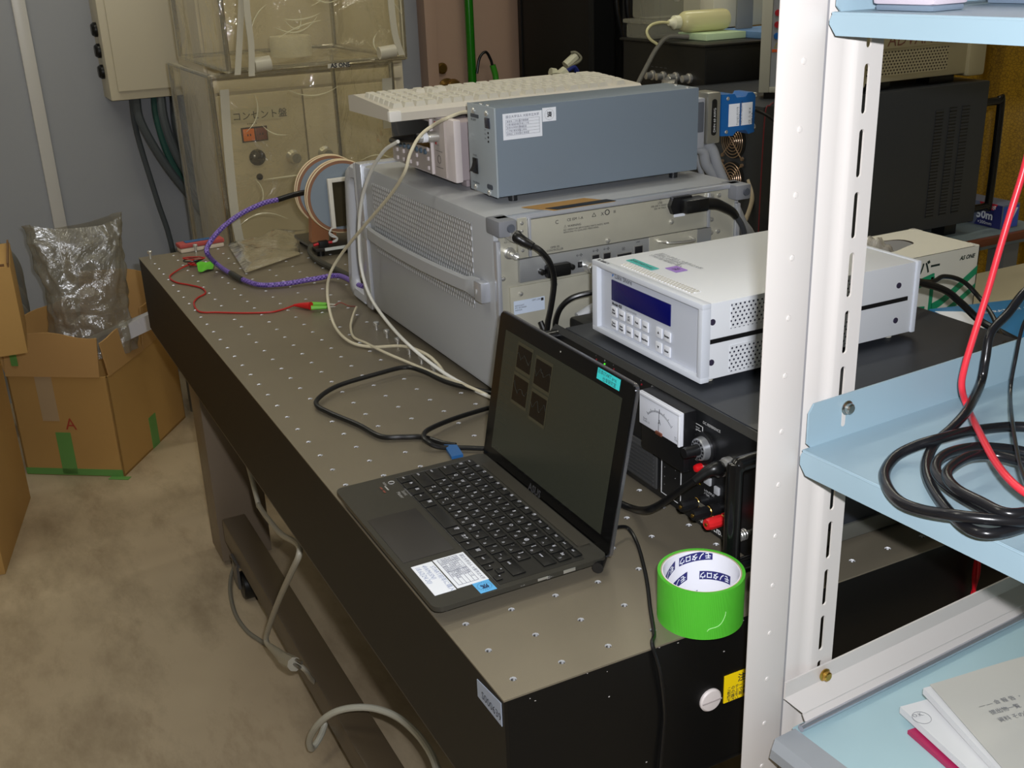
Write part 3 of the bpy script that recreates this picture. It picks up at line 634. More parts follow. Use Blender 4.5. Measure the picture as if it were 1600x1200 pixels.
def jp_sticker(parent, x0, x1, z0, z1, y):
    s = build(MB().box(x0, x1, y - .0006, y, z0, z1), 'inventory_sticker', LABEL, parent)
    w, h = x1 - x0, z1 - z0; mb = MB()
    mb.text('国立大学法人 大阪市立大学', (x0 + w * .07, y - .0009, z1 - h * .17), h * .12, XD, UP)
    for k in range(6):
        zz = z1 - h * (.24 + .12 * k); mb.box(x0 + w * .07, x1 - w * .07, y - .0010, y - .0007, zz - .0001, zz + .0001)
    for x in (x0 + w * .07, x0 + w * .42, x1 - w * .07): mb.box(x - .0001, x + .0001, y - .0010, y - .0007, z1 - h * .84, z1 - h * .24)
    rows = ['資産名 二次元電子顕微鏡', '分類 機械装置 平成二十年', '取得 科学研究費補助金', '工学部 電気情報工学科', '部局名 工学研究科 教員室']
    for k, r in enumerate(rows): mb.text(r, (x0 + w * .09, y - .0010, z1 - h * (.335 + .12 * k)), h * .085, XD, UP)
    build(mb, 'lettering', mat('blue_black_ink', (70, 74, 100), .6), s)
jp_sticker(t, .3385, .4005, .3605, .3965, BY0)
s2 = build(MB().box(.4015, .4235, BY0 - .0006, BY0, .380, .399), 'round_seal_sticker', LABEL, t)
sm = MB().text('済', (.4125, BY0 - .0009, .3865), .008, XD, UP, align='CENTER', bold=.0003)
for k in range(20):
    a = 2 * PI * k / 20; sm.text('o', (.4125 + math.cos(a) * .0072 - .0007, BY0 - .0009, .3895 + math.sin(a) * .0072 - .0007), .0024, XD, UP)
build(sm, 'seal', INK, s2)

# ================================================================ function generator
fgm = mat('pinkish_grey_case', (160, 148, 150), 0.5); fgl = mat('pale_pink_grey_bezel', (212, 202, 200), 0.45); fgp = mat('warm_grey_panel', (176, 166, 160), 0.5)
t = thing('function_generator', 'pinkish grey function generator with black display under the beige keyboard', 'measuring instrument', (.42, .9, .2705))
build(MB().box(.330, .60, .783, 1.02, .284, .372, .003), 'case', fgm, t)
fb = build(MB().box(.317, .3295, .776, 1.032, .283, .3765, .003), 'front_bezel', fgl, t)
pn = build(MB().box(.3145, .3172, .806, 1.026, .2865, .3735, .0006), 'front_panel', fgp, t)
build(MB().box(.3125, .3144, .853, 1.020, .3255, .3665, .0006), 'display', mat('black_display_glass', (6, 6, 8), .08), pn)
b0 = build(MB().box(.3115, .3146, 0, .006, 0, .0065, .001), 'button', fgl, pn)
spots = [(.999 - i * .028, .3025 - j * .0135 + .0006 * i) for i in range(4) for j in range(2)] + [(.868, .3195 - i * .0145) for i in range(3)]
for i, (y, z) in enumerate(spots):
    k = b0 if i == 0 else clone(b0, pn); k.location = (0, y, z)
kb = MB()
for i in range(8): kb.lathe((.3144, 1.004 - i * .0175, .3155 + .0003 * i), (-1, 0, 0), [(.0045, 0), (.0042, .003), (.003, .0035)], 12)
build(kb, 'round_keys', mat('blue_grey_keys', (86, 104, 118), .4), pn)
build(MB().box(.3095, .3146, .848, .852, .287, .372, .001), 'panel_divider', fgl, pn)
build(MB().text('SYNC', (.3142, .842, .372), .003, NX, UP).text('FCTN OUT', (.3142, .842, .333), .003, NX, UP).box(.3138, .3143, .816, .842, .300, .3003).box(.3138, .3143, .816, .842, .325, .3253).torus((.3142, .829, .3125), (1, 0, 0), .006, .0003, 20, 5), 'lettering', INK, pn)
build(MB().box(.3138, .3143, .836, .841, .3655, .3695).box(.3138, .3143, .836, .841, .3345, .3385), 'red_marks', mat('red_mark', (170, 40, 40), .5), pn)
build(MB().box(.345, .375, .770, .7828, .295, .345, .003).box(.345, .38, .774, .7828, .2705, .284, .002).box(.36, .395, .985, 1.0, .2705, .284, .002), 'carry_bracket', fgm, t)
for y in (.80, .99): build(MB().box(.345, .365, y, y + .02, .2705, .2845, .002), 'foot', fgm, t)
bnc = MB().lathe((.3144, .833, .3475), (-1, 0, 0), [(.0085, 0), (.0085, .010), (.0068, .011), (.0068, .022), (.0055, .023), (.0055, .032)], 6 + 14)
build(bnc, 'output_socket', STEEL, pn)

# ================================================================ beige computer keyboard on top
kbm = mat('aged_keyboard_beige', (194, 187, 174), 0.5); keym = mat('aged_key_beige', (204, 199, 184), 0.45)
a_kb = math.radians(1.5); KO = Vector((.236, .818, .3775))
t = thing('computer_keyboard', 'beige full-size computer keyboard lying across the function generator', 'keyboard', KO, a_kb)
mb = MB()   # local frame: x along the row, y to the back, z up
mb.prism([(0, 0, .0), (0, .0, .012), (0, .008, .018), (0, .15, .027), (0, .172, .024), (0, .172, 0)], (.452, 0, 0))
body = build(mb, 'body', kbm, t, 30, local=True)
build(MB().box(-.004, .016, -.004, .006, .000, .016, .003), 'corner_clip', mat('clip_white', (226, 222, 214), .4), t, local=True)
def keycap(w, d=.0165):
    mb = MB(); e = .0025
    mb.bm.free(); mb.bm = bmesh.new()
    b = [mb.bm.verts.new(p) for p in ((0, 0, 0), (w, 0, 0), (w, d, 0), (0, d, 0))]; c = [mb.bm.verts.new(p) for p in ((e, e * .7, .0085), (w - e, e * .7, .0085), (w - e, d - e * .4, .0085), (e, d - e * .4, .0085))]
    mb.bridge(b, c); mb.cap(c); mb.cap(b, 0, True); return mb
caps = {}
rows = [[1] * 4 + [-.3] + [1] * 3 + [-.3] + [1] * 4 + [-.4] + [1] * 4 + [-.4] + [1] * 4 + [-.8, 1],
        [1] * 4 + [-.3] + [1] * 3 + [-.3, 2] + [1] * 13,
        [1] * 4 + [-.3] + [1] * 3 + [-.3, 1.5] + [1] * 12 + [1.5],
        [1] * 4 + [-3.6, 2.25] + [1] * 11 + [1.75],
        [1] * 4 + [-1.3, 1, -1.3, 2.75] + [1] * 10 + [2.25],
        [1, 1, 2, -.3] + [1] * 3 + [-.3, 1.5, 1.25, 1.25, 6.5, 1.25, 1.25, 1.5]]
U = .0188; y = .010
for r, row in enumerate(rows):
    x = .008
    for w in row:
        if w < 0: x += -w * U; continue
        wd = w * U - .0012
        if x + wd > .448: break
        key = round(wd, 4)
        if key not in caps:
            caps[key] = build(keycap(wd), 'key', keym, body, 30, local=True); k = caps[key]
        else: k = clone(caps[key], body)
        k.location = (x, y, .0165 + (y - .008) * .063); k.rotation_euler = (math.radians(3.6), 0, 0)
        x += w * U
    y += .0192

# ================================================================ white gaussmeter
gw = mat('white_instrument_enamel', (222, 224, 228), 0.38); gf = mat('pale_grey_front', (198, 202, 212), 0.45)
GX, GY0, GY1, GZ0, GZ1 = .333, .180, .410, .1535, .2435
t = thing('gaussmeter', 'white bench gaussmeter with blue display on the black power supply', 'measuring instrument', (.5, .295, .147))
build(MB().box(GX + .012, .650, GY0 + .003, GY1 - .003, GZ0 + .0005, GZ1 - .0005, .0015), 'case', gw, t)
bz = MB()
# bezel frame: four rails around the recessed front
bz.box(GX, GX + .012, GY0, GY1, GZ1 - .006, GZ1 + .001, .0015).box(GX, GX + .012, GY0, GY1, GZ0 - .001, GZ0 + .006, .0015).box(GX, GX + .012, GY0, GY0 + .008, GZ0 + .005, GZ1 - .005, .0015).box(GX, GX + .012, GY1 - .012, GY1, GZ0 + .005, GZ1 - .005, .0015)
build(bz, 'bezel', mat('bezel_white', (214, 218, 226), .4), t)
fp = build(MB().box(GX + .0065, GX + .0118, GY0 + .0082, GY1 - .0125, GZ0 + .0062, GZ1 - .0062), 'front_panel', gf, t)
px_ = GX + .0062
build(MB().box(px_ - .0012, px_ + .0002, .247, .372, .2005, .2265, .0003), 'display', mat('deep_blue_display', (10, 14, 92), .25), fp)
tx = MB().text('Lake Shore', (px_ - .0003, .366, .2295), .0085, NX, UP).text('Model 425', (px_ - .0003, .372, .1945), .0052, NX, UP, bold=.00025)
build(tx, 'lettering', INK, fp)
build(MB().text('Gaussmeter', (px_ - .0003, .342, .1945), .0052, NX, UP), 'pale_lettering', INKL, fp)
build(MB().prism([(px_ - .0003, .3715, .2295), (px_ - .0003, .3675, .2335), (px_ - .0003, .3715, .2335)], (-.0001, 0, 0)), 'logo_triangle', mat('logo_blue', (30, 110, 190), .5), fp)
btm = mat('white_button', (232, 234, 240), .4)
names = [['Max\nHold', 'Reset', 'AC\nDC', 'Peak', 'Units'], ['Zero\nProbe', 'Auto\nRange', 'Select', 'Relay', 'Interface']]
def button(y, z, lab):
    k = build(MB().box(px_ - .002, px_ + .0002, y - .0063, y + .0063, z - .0063, z + .0063, .0012), 'button', btm, fp)
    ls = lab.split('\n'); build(MB().text(lab, (px_ - .0022, y, z + (.0012 if len(ls) > 1 else -.001)), .0036, NX, UP, align='CENTER', bold=.0002), 'legend', INK, k)
for r in range(2):
    for c in range(5): button(.3655 - c * .0172, .1865 - r * .0166, names[r][c])
button(.2685, .187, '▲'); button(.2515, .187, 'Escape'); button(.2685, .169, '▼'); button(.2515, .169, 'Enter')
sidev = holes('white_side_vents', (222, 224, 228), (40, 42, 62), 'XZ', .0060, .0046, .00125, .0012, .38, 0)
sy = GY0 + .0024
for z0, z1 in ((.2095, .2385), (.1585, .1895)): build(MB().box(.374, .566, sy - .0003, sy + .0008, z0, z1), 'side_vent', sidev, t)
topv = holes('white_top_vents', (216, 214, 208), (252, 252, 255), 'YX', .0058, .0042, .0019, .0014, .4, 0)
build(MB().box(.351, .364, .225, .372, GZ1 - .0006, GZ1 + .0002), 'top_vent', topv, t)
build(MB().box(.340, .640, sy - .0006, sy + .001, .1965, .2015), 'side_groove', BLACKP, t)
for x, z in ((.349, .2215), (.349, .1745), (.624, .2175), (.624, .1735)): build(MB().lathe((x, sy + .0006, z), (0, -1, 0), [(.0036, 0), (.0036, .001), (.0018, .0012)], 16), 'side_screw', mat('dark_violet_screw', (52, 46, 66), .4), t)
build(MB().box(.6502, .6565, GY0 + .001, GY1 - .001, GZ0, GZ1, .001), 'rear_bezel', mat('bezel_white', (214, 218, 226)), t)
ft = MB()
for x in (.358, .63):
    for y in (.20, .385): ft.cyl((x, y, .1472), (x, y, .1542), .006, n=14)
build(ft, 'feet', mat('cream_foot', (200, 196, 180), .5), t)
s = build(MB().prism([(.367, .384, GZ1), (.379, .384, GZ1), (.379, .329, GZ1), (.367, .329, GZ1)], (0, 0, .0004)), 'teal_sticker', mat('teal_tape', (64, 178, 170), .5), t)
build(MB().text('近本START proj', (.3705, .382, GZ1 + .0006), .007, NX, XD), 'lettering', INK, s)
s = build(MB().prism([(.386, .327, GZ1), (.403, .327, GZ1), (.403, .304, GZ1), (.386, .304, GZ1)], (0, 0, .0004)), 'purple_sticker', mat('violet_tape', (160, 120, 205), .5), t)
build(MB().text('済', (.390, .320, GZ1 + .0006), .010, NX, XD), 'lettering', INK, s)
build(MB().text('国立大学法人 大阪市立大学\n研究科 仕幸研究室\nSTART前 磁束計 購入', (.418, .388, GZ1 + .0003), .0072, NX, XD), 'printed_lettering', INKL, t)
build(MB().text('■ ■■CR', (GX + .0035, .404, GZ1 + .0012), .006, NX, XD), 'bezel_lettering', INK, t)

# ================================================================ black bipolar power supply
psm = mat('black_front_panel', (20, 21, 23), 0.38); pst = mat('dark_slate_cover', (42, 45, 51), 0.45, bump=0.04, bscale=500)
PX, PY0, PY1, PZ = .307, .013, .472, .1465
t = thing('power_supply', 'wide black rack power supply with a white analogue meter beneath the gaussmeter', 'power supply', (.53, .256, 0))
build(MB().box(PX + .0085, .753, .034, PY1 - .022, .006, PZ, .002), 'case', pst, t)
fp = build(MB().prism([(PX, PY0, .004), (PX + .008, PY0, .004), (PX + .008, PY0, .1455), (PX + .006, PY0, .1455), (PX, PY0, .1395)], (0, PY1 - PY0, 0)), 'front_panel', psm, t, 0)
build(MB().box(.32, .752, .0305, .0345, .004, .022, .0008), 'side_rail', mat('olive_grey_rail', (84, 84, 78), .5), t)
ft = MB()
for x in (.33, .72):
    for y in (.07, .43): ft.box(x - .01, x + .01, y - .01, y + .01, 0, .0065, .001)
build(ft, 'feet', BLACKR, t)
# analogue meter: face y .262 -> .182, z .128 -> .086, black skirt below
mt_ = build(MB().box(PX - .016, PX + .001, .1505, .2335, .066, .1385, .002), 'analogue_meter', BLACKP, fp)
face = mat('meter_face', (226, 228, 236), .35)
build(MB().box(PX - .0195, PX - .0158, .1515, .2325, .0985, .138, .001), 'face', face, mt_)
ar = MB()
for k in range(31):
    a = math.radians(45 + 90 * k / 30); L = .0042 if k % 5 == 0 else .0022; c = (.192, .0925)
    y0, z0 = c[0] + math.cos(a) * .031, c[1] + math.sin(a) * .031; y1, z1 = c[0] + math.cos(a) * (.031 + L), c[1] + math.sin(a) * (.031 + L)
    ar.tube([(PX - .0198, y0, z0), (PX - .0198, y1, z1)], .00022, 4, 1)
ar.text('A', (PX - .0198, .192, .1105), .008, NX, UP, align='CENTER').text('Suwah\nCLASS 2.5', (PX - .0198, .224, .107), .003, NX, UP).text('DC 5\nTYPE', (PX - .0198, .163, .105), .003, NX, UP).tube([(PX - .020, .1935, .0995), (PX - .020, .192, .1290)], .00025, 4, 1)
build(ar, 'scale', INK, mt_)
build(MB().box(PX - .0215, PX - .019, .186, .198, .0975, .1015, .001), 'needle_cover', mat('copper_cover', (150, 90, 70), .3, .6), mt_)
build(MB().box(PX - .0222, PX - .0192, .1512, .2328, .1350, .1386, .001).box(PX - .0222, PX - .0192, .1512, .1545, .0985, .1350, .001), 'clear_rim', mat('clear_acrylic_edge', (236, 238, 244), .12, coat=.5), mt_)
# leds with tiny marks
for y, c in ((.357, 'r'), (.338, 'g'), (.317, 'r'), (.257, 'r'), (.234, 'G'), (.197, 'r')):
    mm = {'r': mat('dim_red_led', (120, 24, 34), .3), 'g': mat('lit_green_led', (70, 190, 40), .3, emit=(70, 230, 40), es=.8), 'G': mat('dim_green_led', (60, 90, 70), .3)}[c]
    l = build(MB().lathe((PX, y, .1325), (-1, 0, 0), [(.0012, 0), (.001, .0012)], 10), 'led', mm, fp, label={'r': 'red led', 'g': 'lit green led', 'G': 'dark green led'}[c])
build(MB().text('◂', (PX - .0003, .359, .1360), .004, NX, UP).text('V', (PX - .0003, .339, .1355), .004, NX, UP).text('◂', (PX - .0003, .319, .1360), .004, NX, UP).text('◂', (PX - .0003, .259, .1360), .004, NX, UP).text('CC', (PX - .0003, .237, .1355), .004, NX, UP).text('◂', (PX - .0003, .199, .1360), .004, NX, UP), 'led_marks', WHITEINK, fp)
# ventilation grille beneath the meter
gr = MB().box(PX - .0025, PX + .0005, .222, .300, .012, .062, .001)
for k in range(9): gr.box(PX - .0045, PX - .0024, .226, .296, .0155 + k * .005, .0172 + k * .005)
build(gr, 'air_grille', mat('dusty_grille', (58, 58, 58), .7), fp)
# limiter outline and controls
lt = MB(); yy0, yy1, zz0, zz1 = .176, .214, .012, .062
for a, c, d_, e in ((yy0, yy1, zz1, zz1), (yy0, yy1, zz0, zz0), (yy0, yy0, zz0, zz1), (yy1, yy1, zz0, zz1)): lt.box(PX - .0006, PX + .0002, min(a, c) - .0003, max(a, c) + .0003, min(d_, e) - .0003, max(d_, e) + .0003)
lt.text('LIMITER', (PX - .0008, .203, .0605), .0032, NX, UP)
for y, z in ((.208, .055), (.208, .046), (.208, .034), (.208, .024), (.187, .050), (.187, .040)): lt.text('◂', (PX - .0008, y, z), .0038, NX, UP)
# table of ranges next to the knob
for k in range(4): lt.box(PX - .0006, PX + .0002, .139, .163, .1225 - k * .0065, .1229 - k * .0065)
for y in (.139, .154, .163): lt.box(PX - .0006, PX + .0002, y - .0002, y + .0002, .1030, .1229)
lt.text('DIAL OUTPUT\n+10  +MAX\n 5   0\n 0  -MAX', (PX - .0008, .1625, .1180), .0030, NX, UP)
lt.text('DC REFERENCE', (PX - .0008, .138, .1275), .0044, NX, UP).text('OUTPUT\nON', (PX - .0008, .150, .083), .0032, NX, UP).text('⬛', (PX - .0008, .156, .086), .002, NX, UP)
lt.box(PX - .0006, PX + .0002, .1275, .1279, .080, .095).text('0FF', (PX - .0008, .136, .077), .003, NX, UP)
lt.text('I-OUTPUT\nCOM', (PX - .0008, .132, .049), .0040, NX, UP).text('GND', (PX - .0008, .1495, .0515), .003, NX, UP).text('TAKASAGO, LTD.', (PX - .0008, .1535, .0085), .0070, NX, UP, bold=.0004).text('A', (PX - .0008, .156, .070), .004, NX, UP)
build(lt, 'white_lettering', WHITEINK, fp)
build(MB().prism([(PX - .0006, .1485, .0535), (PX - .0006, .1395, .0535), (PX - .0006, .144, .0625)], (-.0003, 0, 0)), 'warning_triangle', mat('warning_yellow', (250, 214, 10)), fp)
kn = build(MB().lathe((PX, .1325, .1010), (-1, 0, 0), [(.0135, 0), (.0135, .004), (.0125, .010), (.0115, .011)], 28), 'dial', mat('dial_silver', (180, 182, 186), .3, .7), fp)
dk = MB()
for k in range(14):
    a = 2 * PI * k / 14; dk.box(PX - .0118, PX - .0110, .1325 + math.cos(a) * .0095 - .001, .1325 + math.cos(a) * .0095 + .001, .1010 + math.sin(a) * .0095 - .001, .1010 + math.sin(a) * .0095 + .001)
build(dk, 'dial_marks', BLACKP, kn)
build(MB().lathe((PX - .011, .1325, .1010), (-1, 0, 0), [(.0065, 0), (.006, .016), (.0055, .018), (.003, .018)], 20), 'dial_grip', BLACKP, kn)
build(MB().cyl((PX, .1325, .1010), (PX - .0035, .1325, .1010), .018, n=28), 'dial_base', BLACKP, fp)
build(MB().lathe((PX, .140, .0745), (-1, 0, 0), [(.0048, 0), (.0048, .005), (.0038, .008), (.0015, .0092)], 20), 'red_switch', mat('glossy_red_switch', (206, 24, 30), .25), fp)
build(MB().box(PX - .003, PX, .120, .131, .060, .069, .0008).box(PX - .003, PX, .105, .113, .055, .064, .0008), 'grey_switches', mat('switch_grey', (170, 172, 176), .4), fp)
rib = [(0.0062, 0), (0.0062, .002)]
def post(y, z, m_, lab):
    o = build(MB().lathe((PX, y, z), (-1, 0, 0), [(.0068, 0), (.0068, .010), (.0035, .011), (.0035, .0135)], 20).lathe((PX - .0135, y, z), (-1, 0, 0), [(.0060, 0), (.0066, .002), (.0066, .016), (.0058, .020), (.0030, .020)], 10), 'binding_post', m_, fp, 20, label=lab)
    build(MB().lathe((PX - .0335, y, z), (-1, 0, 0), [(.0022, 0), (.0020, .001)], 12).torus((PX - .0125, y, z), (1, 0, 0), .0052, .0008, 20, 6), 'metal_pin', BRASS, o)
post(.1300, .039, BLACKP, 'black binding post'); post(.1080, .0385, BLACKP, 'black binding post'); post(.0840, .0390, mat('red_terminal', (214, 36, 40), .3), 'red binding post')
build(MB().box(PX - .0135, PX - .0125, .110, .128, .0375, .042), 'shorting_link', mat('link_metal', (190, 184, 168), .3, .8), fp)
hdm = mat('gloss_black_handle', (14, 14, 15), .18)
def uhandle(y):
    h = MB(); a, c = PX, PX - .045
    h.tube([(a + .002, y, .134), (c + .010, y, .134), (c + .003, y, .132), (c, y, .124), (c, y, .030), (c + .003, y, .021), (c + .010, y, .019), (a + .002, y, .019)], .0085, 12, 5)
    return build(h, 'rack_handle', hdm, t)
uhandle(.0265); uhandle(.459)
sp = MB()
for k in range(5): sp.torus((PX - .006 - k * .0032, .055, .034), (1, 0, 0), .0052, .0010, 18, 6)
sp.cyl((PX, .055, .034), (PX - .022, .055, .034), .0032)
build(sp, 'spring_terminal', STEEL, fp)
cn = build(MB().lathe((PX, .090, .0965), (-1, 0, 0), [(.0105, 0), (.0105, .006), (.0088, .007), (.0088, .012)], 22), 'din_socket', STEEL, fp)

# ================================================================ laptop
lb = mat('anodised_brown_black', (62, 60, 54), 0.38, .35); lbz = mat('gloss_black_bezel', (9, 9, 9), .16); lks = mat('laptop_key_black', (14, 14, 15), .38)
LX0, LX1, LY0, LY1, LT = -.0255, .172, .1145, .4135, .0165
t = thing('laptop', 'open dark laptop with white stickers on the palm rest at the table edge', 'laptop', (.073, .264, 0))
bs = build(MB().rrect((.0735, .264, .0112), (1, 0, 0), (0, 1, 0), LX1 - LX0, LY1 - LY0, .010, (0, 0, LT - .0112)), 'base', lb, t)
build(MB().rrect((.078, .264, .0055), (1, 0, 0), (0, 1, 0), LX1 - LX0 - .022, LY1 - LY0 - .020, .010, (0, 0, .0056)), 'underside', mat('laptop_underside', (70, 70, 76), .4, .5), t)
ft = MB()
for x in (-.005, .15):
    for y in (.135, .39): ft.cyl((x, y, 0), (x, y, .0056), .006, n=12)
build(ft, 'rubber_feet', BLACKR, t)
build(MB().box(.0475, .1475, .1225, .4015, LT - .0004, LT + .0003), 'key_well', mat('key_well', (44, 43, 40), .4, .3), bs)
build(MB().box(-.019, .0395, .211, .318, LT - .0004, LT + .0005, .0002), 'touchpad', mat('touchpad_charcoal', (48, 45, 43), .45, .2), bs)
KK = {}
legends = [['esc', 'f1', 'f2', 'f3', 'f4', 'f5', 'f6', 'f7', 'f8', 'f9', 'f10', 'f11', 'f12', 'prt', 'del'],
           ['半', '1', '2', '3', '4', '5', '6', '7', '8', '9', '0', '-', '^', '¥', 'bs'], ['tab', 'Q', 'W', 'E', 'R', 'T', 'Y', 'U', 'I', 'O', 'P', '@', '[', 'enter'],
           ['caps', 'A', 'S', 'D', 'F', 'G', 'H', 'J', 'K', 'L', ';', ':', ']'], ['shift', 'Z', 'X', 'C', 'V', 'B', 'N', 'M', ',', '.', '/', '_', 'shift'], ['ctrl', 'fn', '⊞', 'alt', '無', '', '変', 'カナ', 'alt', '▤', 'ctrl', '◂', '▴', '▸']]
widths = [[1] * 15, [1] * 13 + [1, 1], [1.45] + [1] * 12 + [1.55], [1.75] + [1] * 12, [2.3] + [1] * 11 + [1.7], [1, 1, 1, 1, 1, 3.1, 1, 1, 1, 1, 1, .63, .63, .64]]
P = .0182
yrow = [.1445, .1290, .1110, .0930, .0750, .0560]
for r in range(6):
    y = .3995; dep = .0095 if r == 0 else .0150
    for w, lg in zip(widths[r], legends[r]):
        wd = w * P - .0026; hgt = dep
        if lg in ('◂', '▸', '▴'): hgt = .0075
        kid = (round(wd, 4), round(hgt, 4))
        if kid not in KK: KK[kid] = k = build(MB().box(-hgt / 2, hgt / 2, -wd, 0, 0, .0014, .0005), 'key', lks, bs, 30, local=True)
        else: k = clone(KK[kid], bs); [bpy.data.objects.remove(c) for c in list(k.children)]
        off = -.0035 if lg in ('◂', '▸') else (.0042 if lg == '▴' else 0)
        wy = y; wx = yrow[r] - (0 if r else 0) + off
        k.location = Vector((wx, wy, LT + .0004)) - ORG[t.name]
        if lg:
            m2 = MB().text(lg, (wx + (.0008 if len(lg) < 3 else -.001), wy - .0024, LT + .0022), .0058 if len(lg) < 3 else .0034, NX, XD, bold=.00005)
            if r in (1, 2, 3, 4) and len(lg) < 3: m2.text('ぬふあうえおやゆよわほへー'[(ord(lg[0]) + r) % 12], (wx - .0052, wy - .0085, LT + .0022), .0038, NX, XD)
            lgd = build(m2, 'legend', mat('key_legend_white', (214, 216, 226), .5), k); lgd.location = -k.location
        y -= w * P
# laptop, continued: stickers, hinge, lid
def flat(parent, name, m_, x0, x1, y0, y1, z, h=.0004, **k): return build(MB().box(x0, x1, y0, y1, z, z + h), name, m_, parent, **k)
s = flat(bs, 'white_sticker', LABEL, -.0155, .008, .137, .199, LT)
build(MB().text('START前年に購入', (.002, .190, LT + .0006), .0068, NX, XD).text('4WM(SN)\n18.62(24.20)', (-.0055, .196, LT + .0006), .0072, NX, XD, shear=.3), 'handwriting', mat('grey_blue_pen', (150, 160, 190), .6), s)
s = flat(bs, 'inventory_sticker', LABEL, .0095, .0445, .138, .200, LT)
mb = MB().text('国立大学法人 大阪市立大学', (.0385, .1965, LT + .0006), .0046, NX, XD)
for k in range(6): mb.box(.0130 + k * .0044, .0133 + k * .0044, .142, .197, LT + .0005, LT + .0007)
for y in (.142, .170, .197): mb.box(.013, .0353, y, y + .0003, LT + .0005, LT + .0007)
for k, r in enumerate(('資産名 ノート型計算機 一式', '分類 物品 平成二十四年', '取得 科学研究費補助金', '部局名 工学研究科 教員室', '工学部 電気情報工学科')): mb.text(r, (.0315 - k * .0044, .1955, LT + .0006), .0036, NX, XD)
build(mb, 'lettering', mat('blue_black_ink', (70, 74, 100)), s)
s = flat(bs, 'blue_seal_sticker', mat('sky_blue_sticker', (96, 178, 232), .45), .0255, .0435, .1175, .1375, LT)
mb = MB().text('済', (.0315, .1313, LT + .0006), .0085, NX, XD, bold=.0003)
for k in range(20):
    a = 2 * PI * k / 20; mb.text('o', (.0340 + math.cos(a) * .0072, .1282 + math.sin(a) * .0072, LT + .0006), .0026, NX, XD)
build(mb, 'seal', mat('navy_ink', (24, 44, 84), .6), s)
mb = MB().torus((.0395, .3935, LT + .0004), (0, 0, 1), .0036, .0005, 18, 5).text('hdmi', (.030, .399, LT + .0005), .005, NX, XD).text('Sonic\nMaster', (.041, .366, LT + .0005), .0062, NX, XD).text('▬▬', (.028, .3885, LT + .0005), .006, NX, XD).text('BANG & SOUND', (.0465, .370, LT + .0005), .003, NX, XD)
build(mb, 'logos', mat('silver_print', (190, 190, 190), .4, .4), bs)
build(MB().text('▰ ▰', (.022, .389, LT + .0005), .0075, NX, XD), 'red_logo', mat('rust_print', (130, 70, 55), .5), bs)
build(MB().box(.0475, .0482, .12, .40, LT, LT + .0005).box(.1472, .1480, .3975, .4005, LT, LT + .0005).box(.0475, .1475, .4012, .4022, LT, LT + .0007), 'well_edge', mat('polished_edge', (150, 152, 158), .25, .9), bs)
build(MB().rrect((.162, .264, LT), (1, 0, 0), (0, 1, 0), .016, .236, .003, (0, 0, .0012)), 'hinge_cover', mat('hinge_brown', (72, 68, 60), .3, .5), bs)
pw = MB()
for y0, w, z0, z1 in ((.0, .014, .0119, .0158), (-.03, .012, .0124, .0152)): pw.box(.118 + y0, .118 + y0 + w, LY0 - .0004, LY0 + .001, z0, z1, .0004)
build(pw, 'side_ports', STEEL, bs)
build(MB().text('SS⇠', (.098, LY0 - .0006, .0120), .0045, XD, UP).text('◂ -+', (.068, LY0 - .0006, .0125), .0032, XD, UP), 'port_marks', mat('silver_print', (190, 190, 190)), bs)
# lid: thin wedge leaning 10 degrees back
LA = math.atan2(.034, .188); LH = .1935
def LP(y, h, d=0.0):   # point on the lid: y along the hinge, h up the lid, d out of the screen
    return (.172 + math.sin(LA) * h - math.cos(LA) * d, y, .010 + math.cos(LA) * h + math.sin(LA) * d)
uy = Vector((0, 1, 0)); uh = Vector(LP(0, 1)) - Vector(LP(0, 0)); ud = Vector(LP(0, 0, 1)) - Vector(LP(0, 0, 0))
lid = build(MB().rrect(Vector(LP(.264, LH / 2 + .001, -.0042)), uy, uh, .299, LH - .002, .008, ud * .0036), 'lid', mat('lid_dark_metal', (150, 150, 156), .22, .85), t)
build(MB().rrect(Vector(LP(.264, LH / 2 + .001, -.0005)), uy, uh, .2965, LH - .005, .007, ud * .0016), 'bezel', lbz, lid)
scr = build(MB().prism([LP(.1345, .022, .0012), LP(.3935, .022, .0012), LP(.3935, .1735, .0012), LP(.1345, .1735, .0012)], ud * .0002), 'screen', mat('dim_screen', (34, 35, 29), .22, emit=(46, 48, 38), es=.35), lid)
wm = MB()
for (y0, h0) in ((.343, .160), (.310, .153), (.343, .122), (.310, .110)): pass
wins = [(.357, .323, .165, .138), (.312, .276, .162, .132), (.358, .323, .128, .097), (.312, .277, .122, .092)]
wf = MB(); wi = MB()
for a, c, hi, lo in wins:
    wf.prism([LP(a + .002, lo - .004, .0016), LP(c - .002, lo - .004, .0016), LP(c - .002, hi + .004, .0016), LP(a + .002, hi + .004, .0016)], ud * .0001)
    wi.prism([LP(a, lo, .0019), LP(c, lo, .0019), LP(c, hi, .0019), LP(a, hi, .0019)], ud * .0001)
build(wf, 'window_frames', mat('dim_window_frame', (44, 42, 32), .22, emit=(58, 56, 42), es=.4), scr)
build(wi, 'plot_windows', mat('dim_window_dark', (10, 10, 10), .22), scr)
cv = MB(); rn = random.Random(3)
for a, c, hi, lo in wins:
    pts = [LP(a + (c - a) * k / 14, lo + (hi - lo) * (.55 + .25 * math.sin(k * .9 + a * 90) * rn.random()), .0022) for k in range(15)]
    cv.tube(pts, .0002, 4, 1)
for k in range(14): cv.box(0, 0, 0, 0, 0, 0) if False else cv.text('▪ ————', LP(.388, .160 - k * .0085, .0016), .0045, NX, uh)
cv.text('▪  ▪ ▪ ▪ ▪', LP(.392, .0235, .0016), .006, NX, uh)
build(cv, 'curves_and_icons', mat('dim_icon', (46, 47, 42), .3, emit=(50, 51, 44), es=.35), scr)
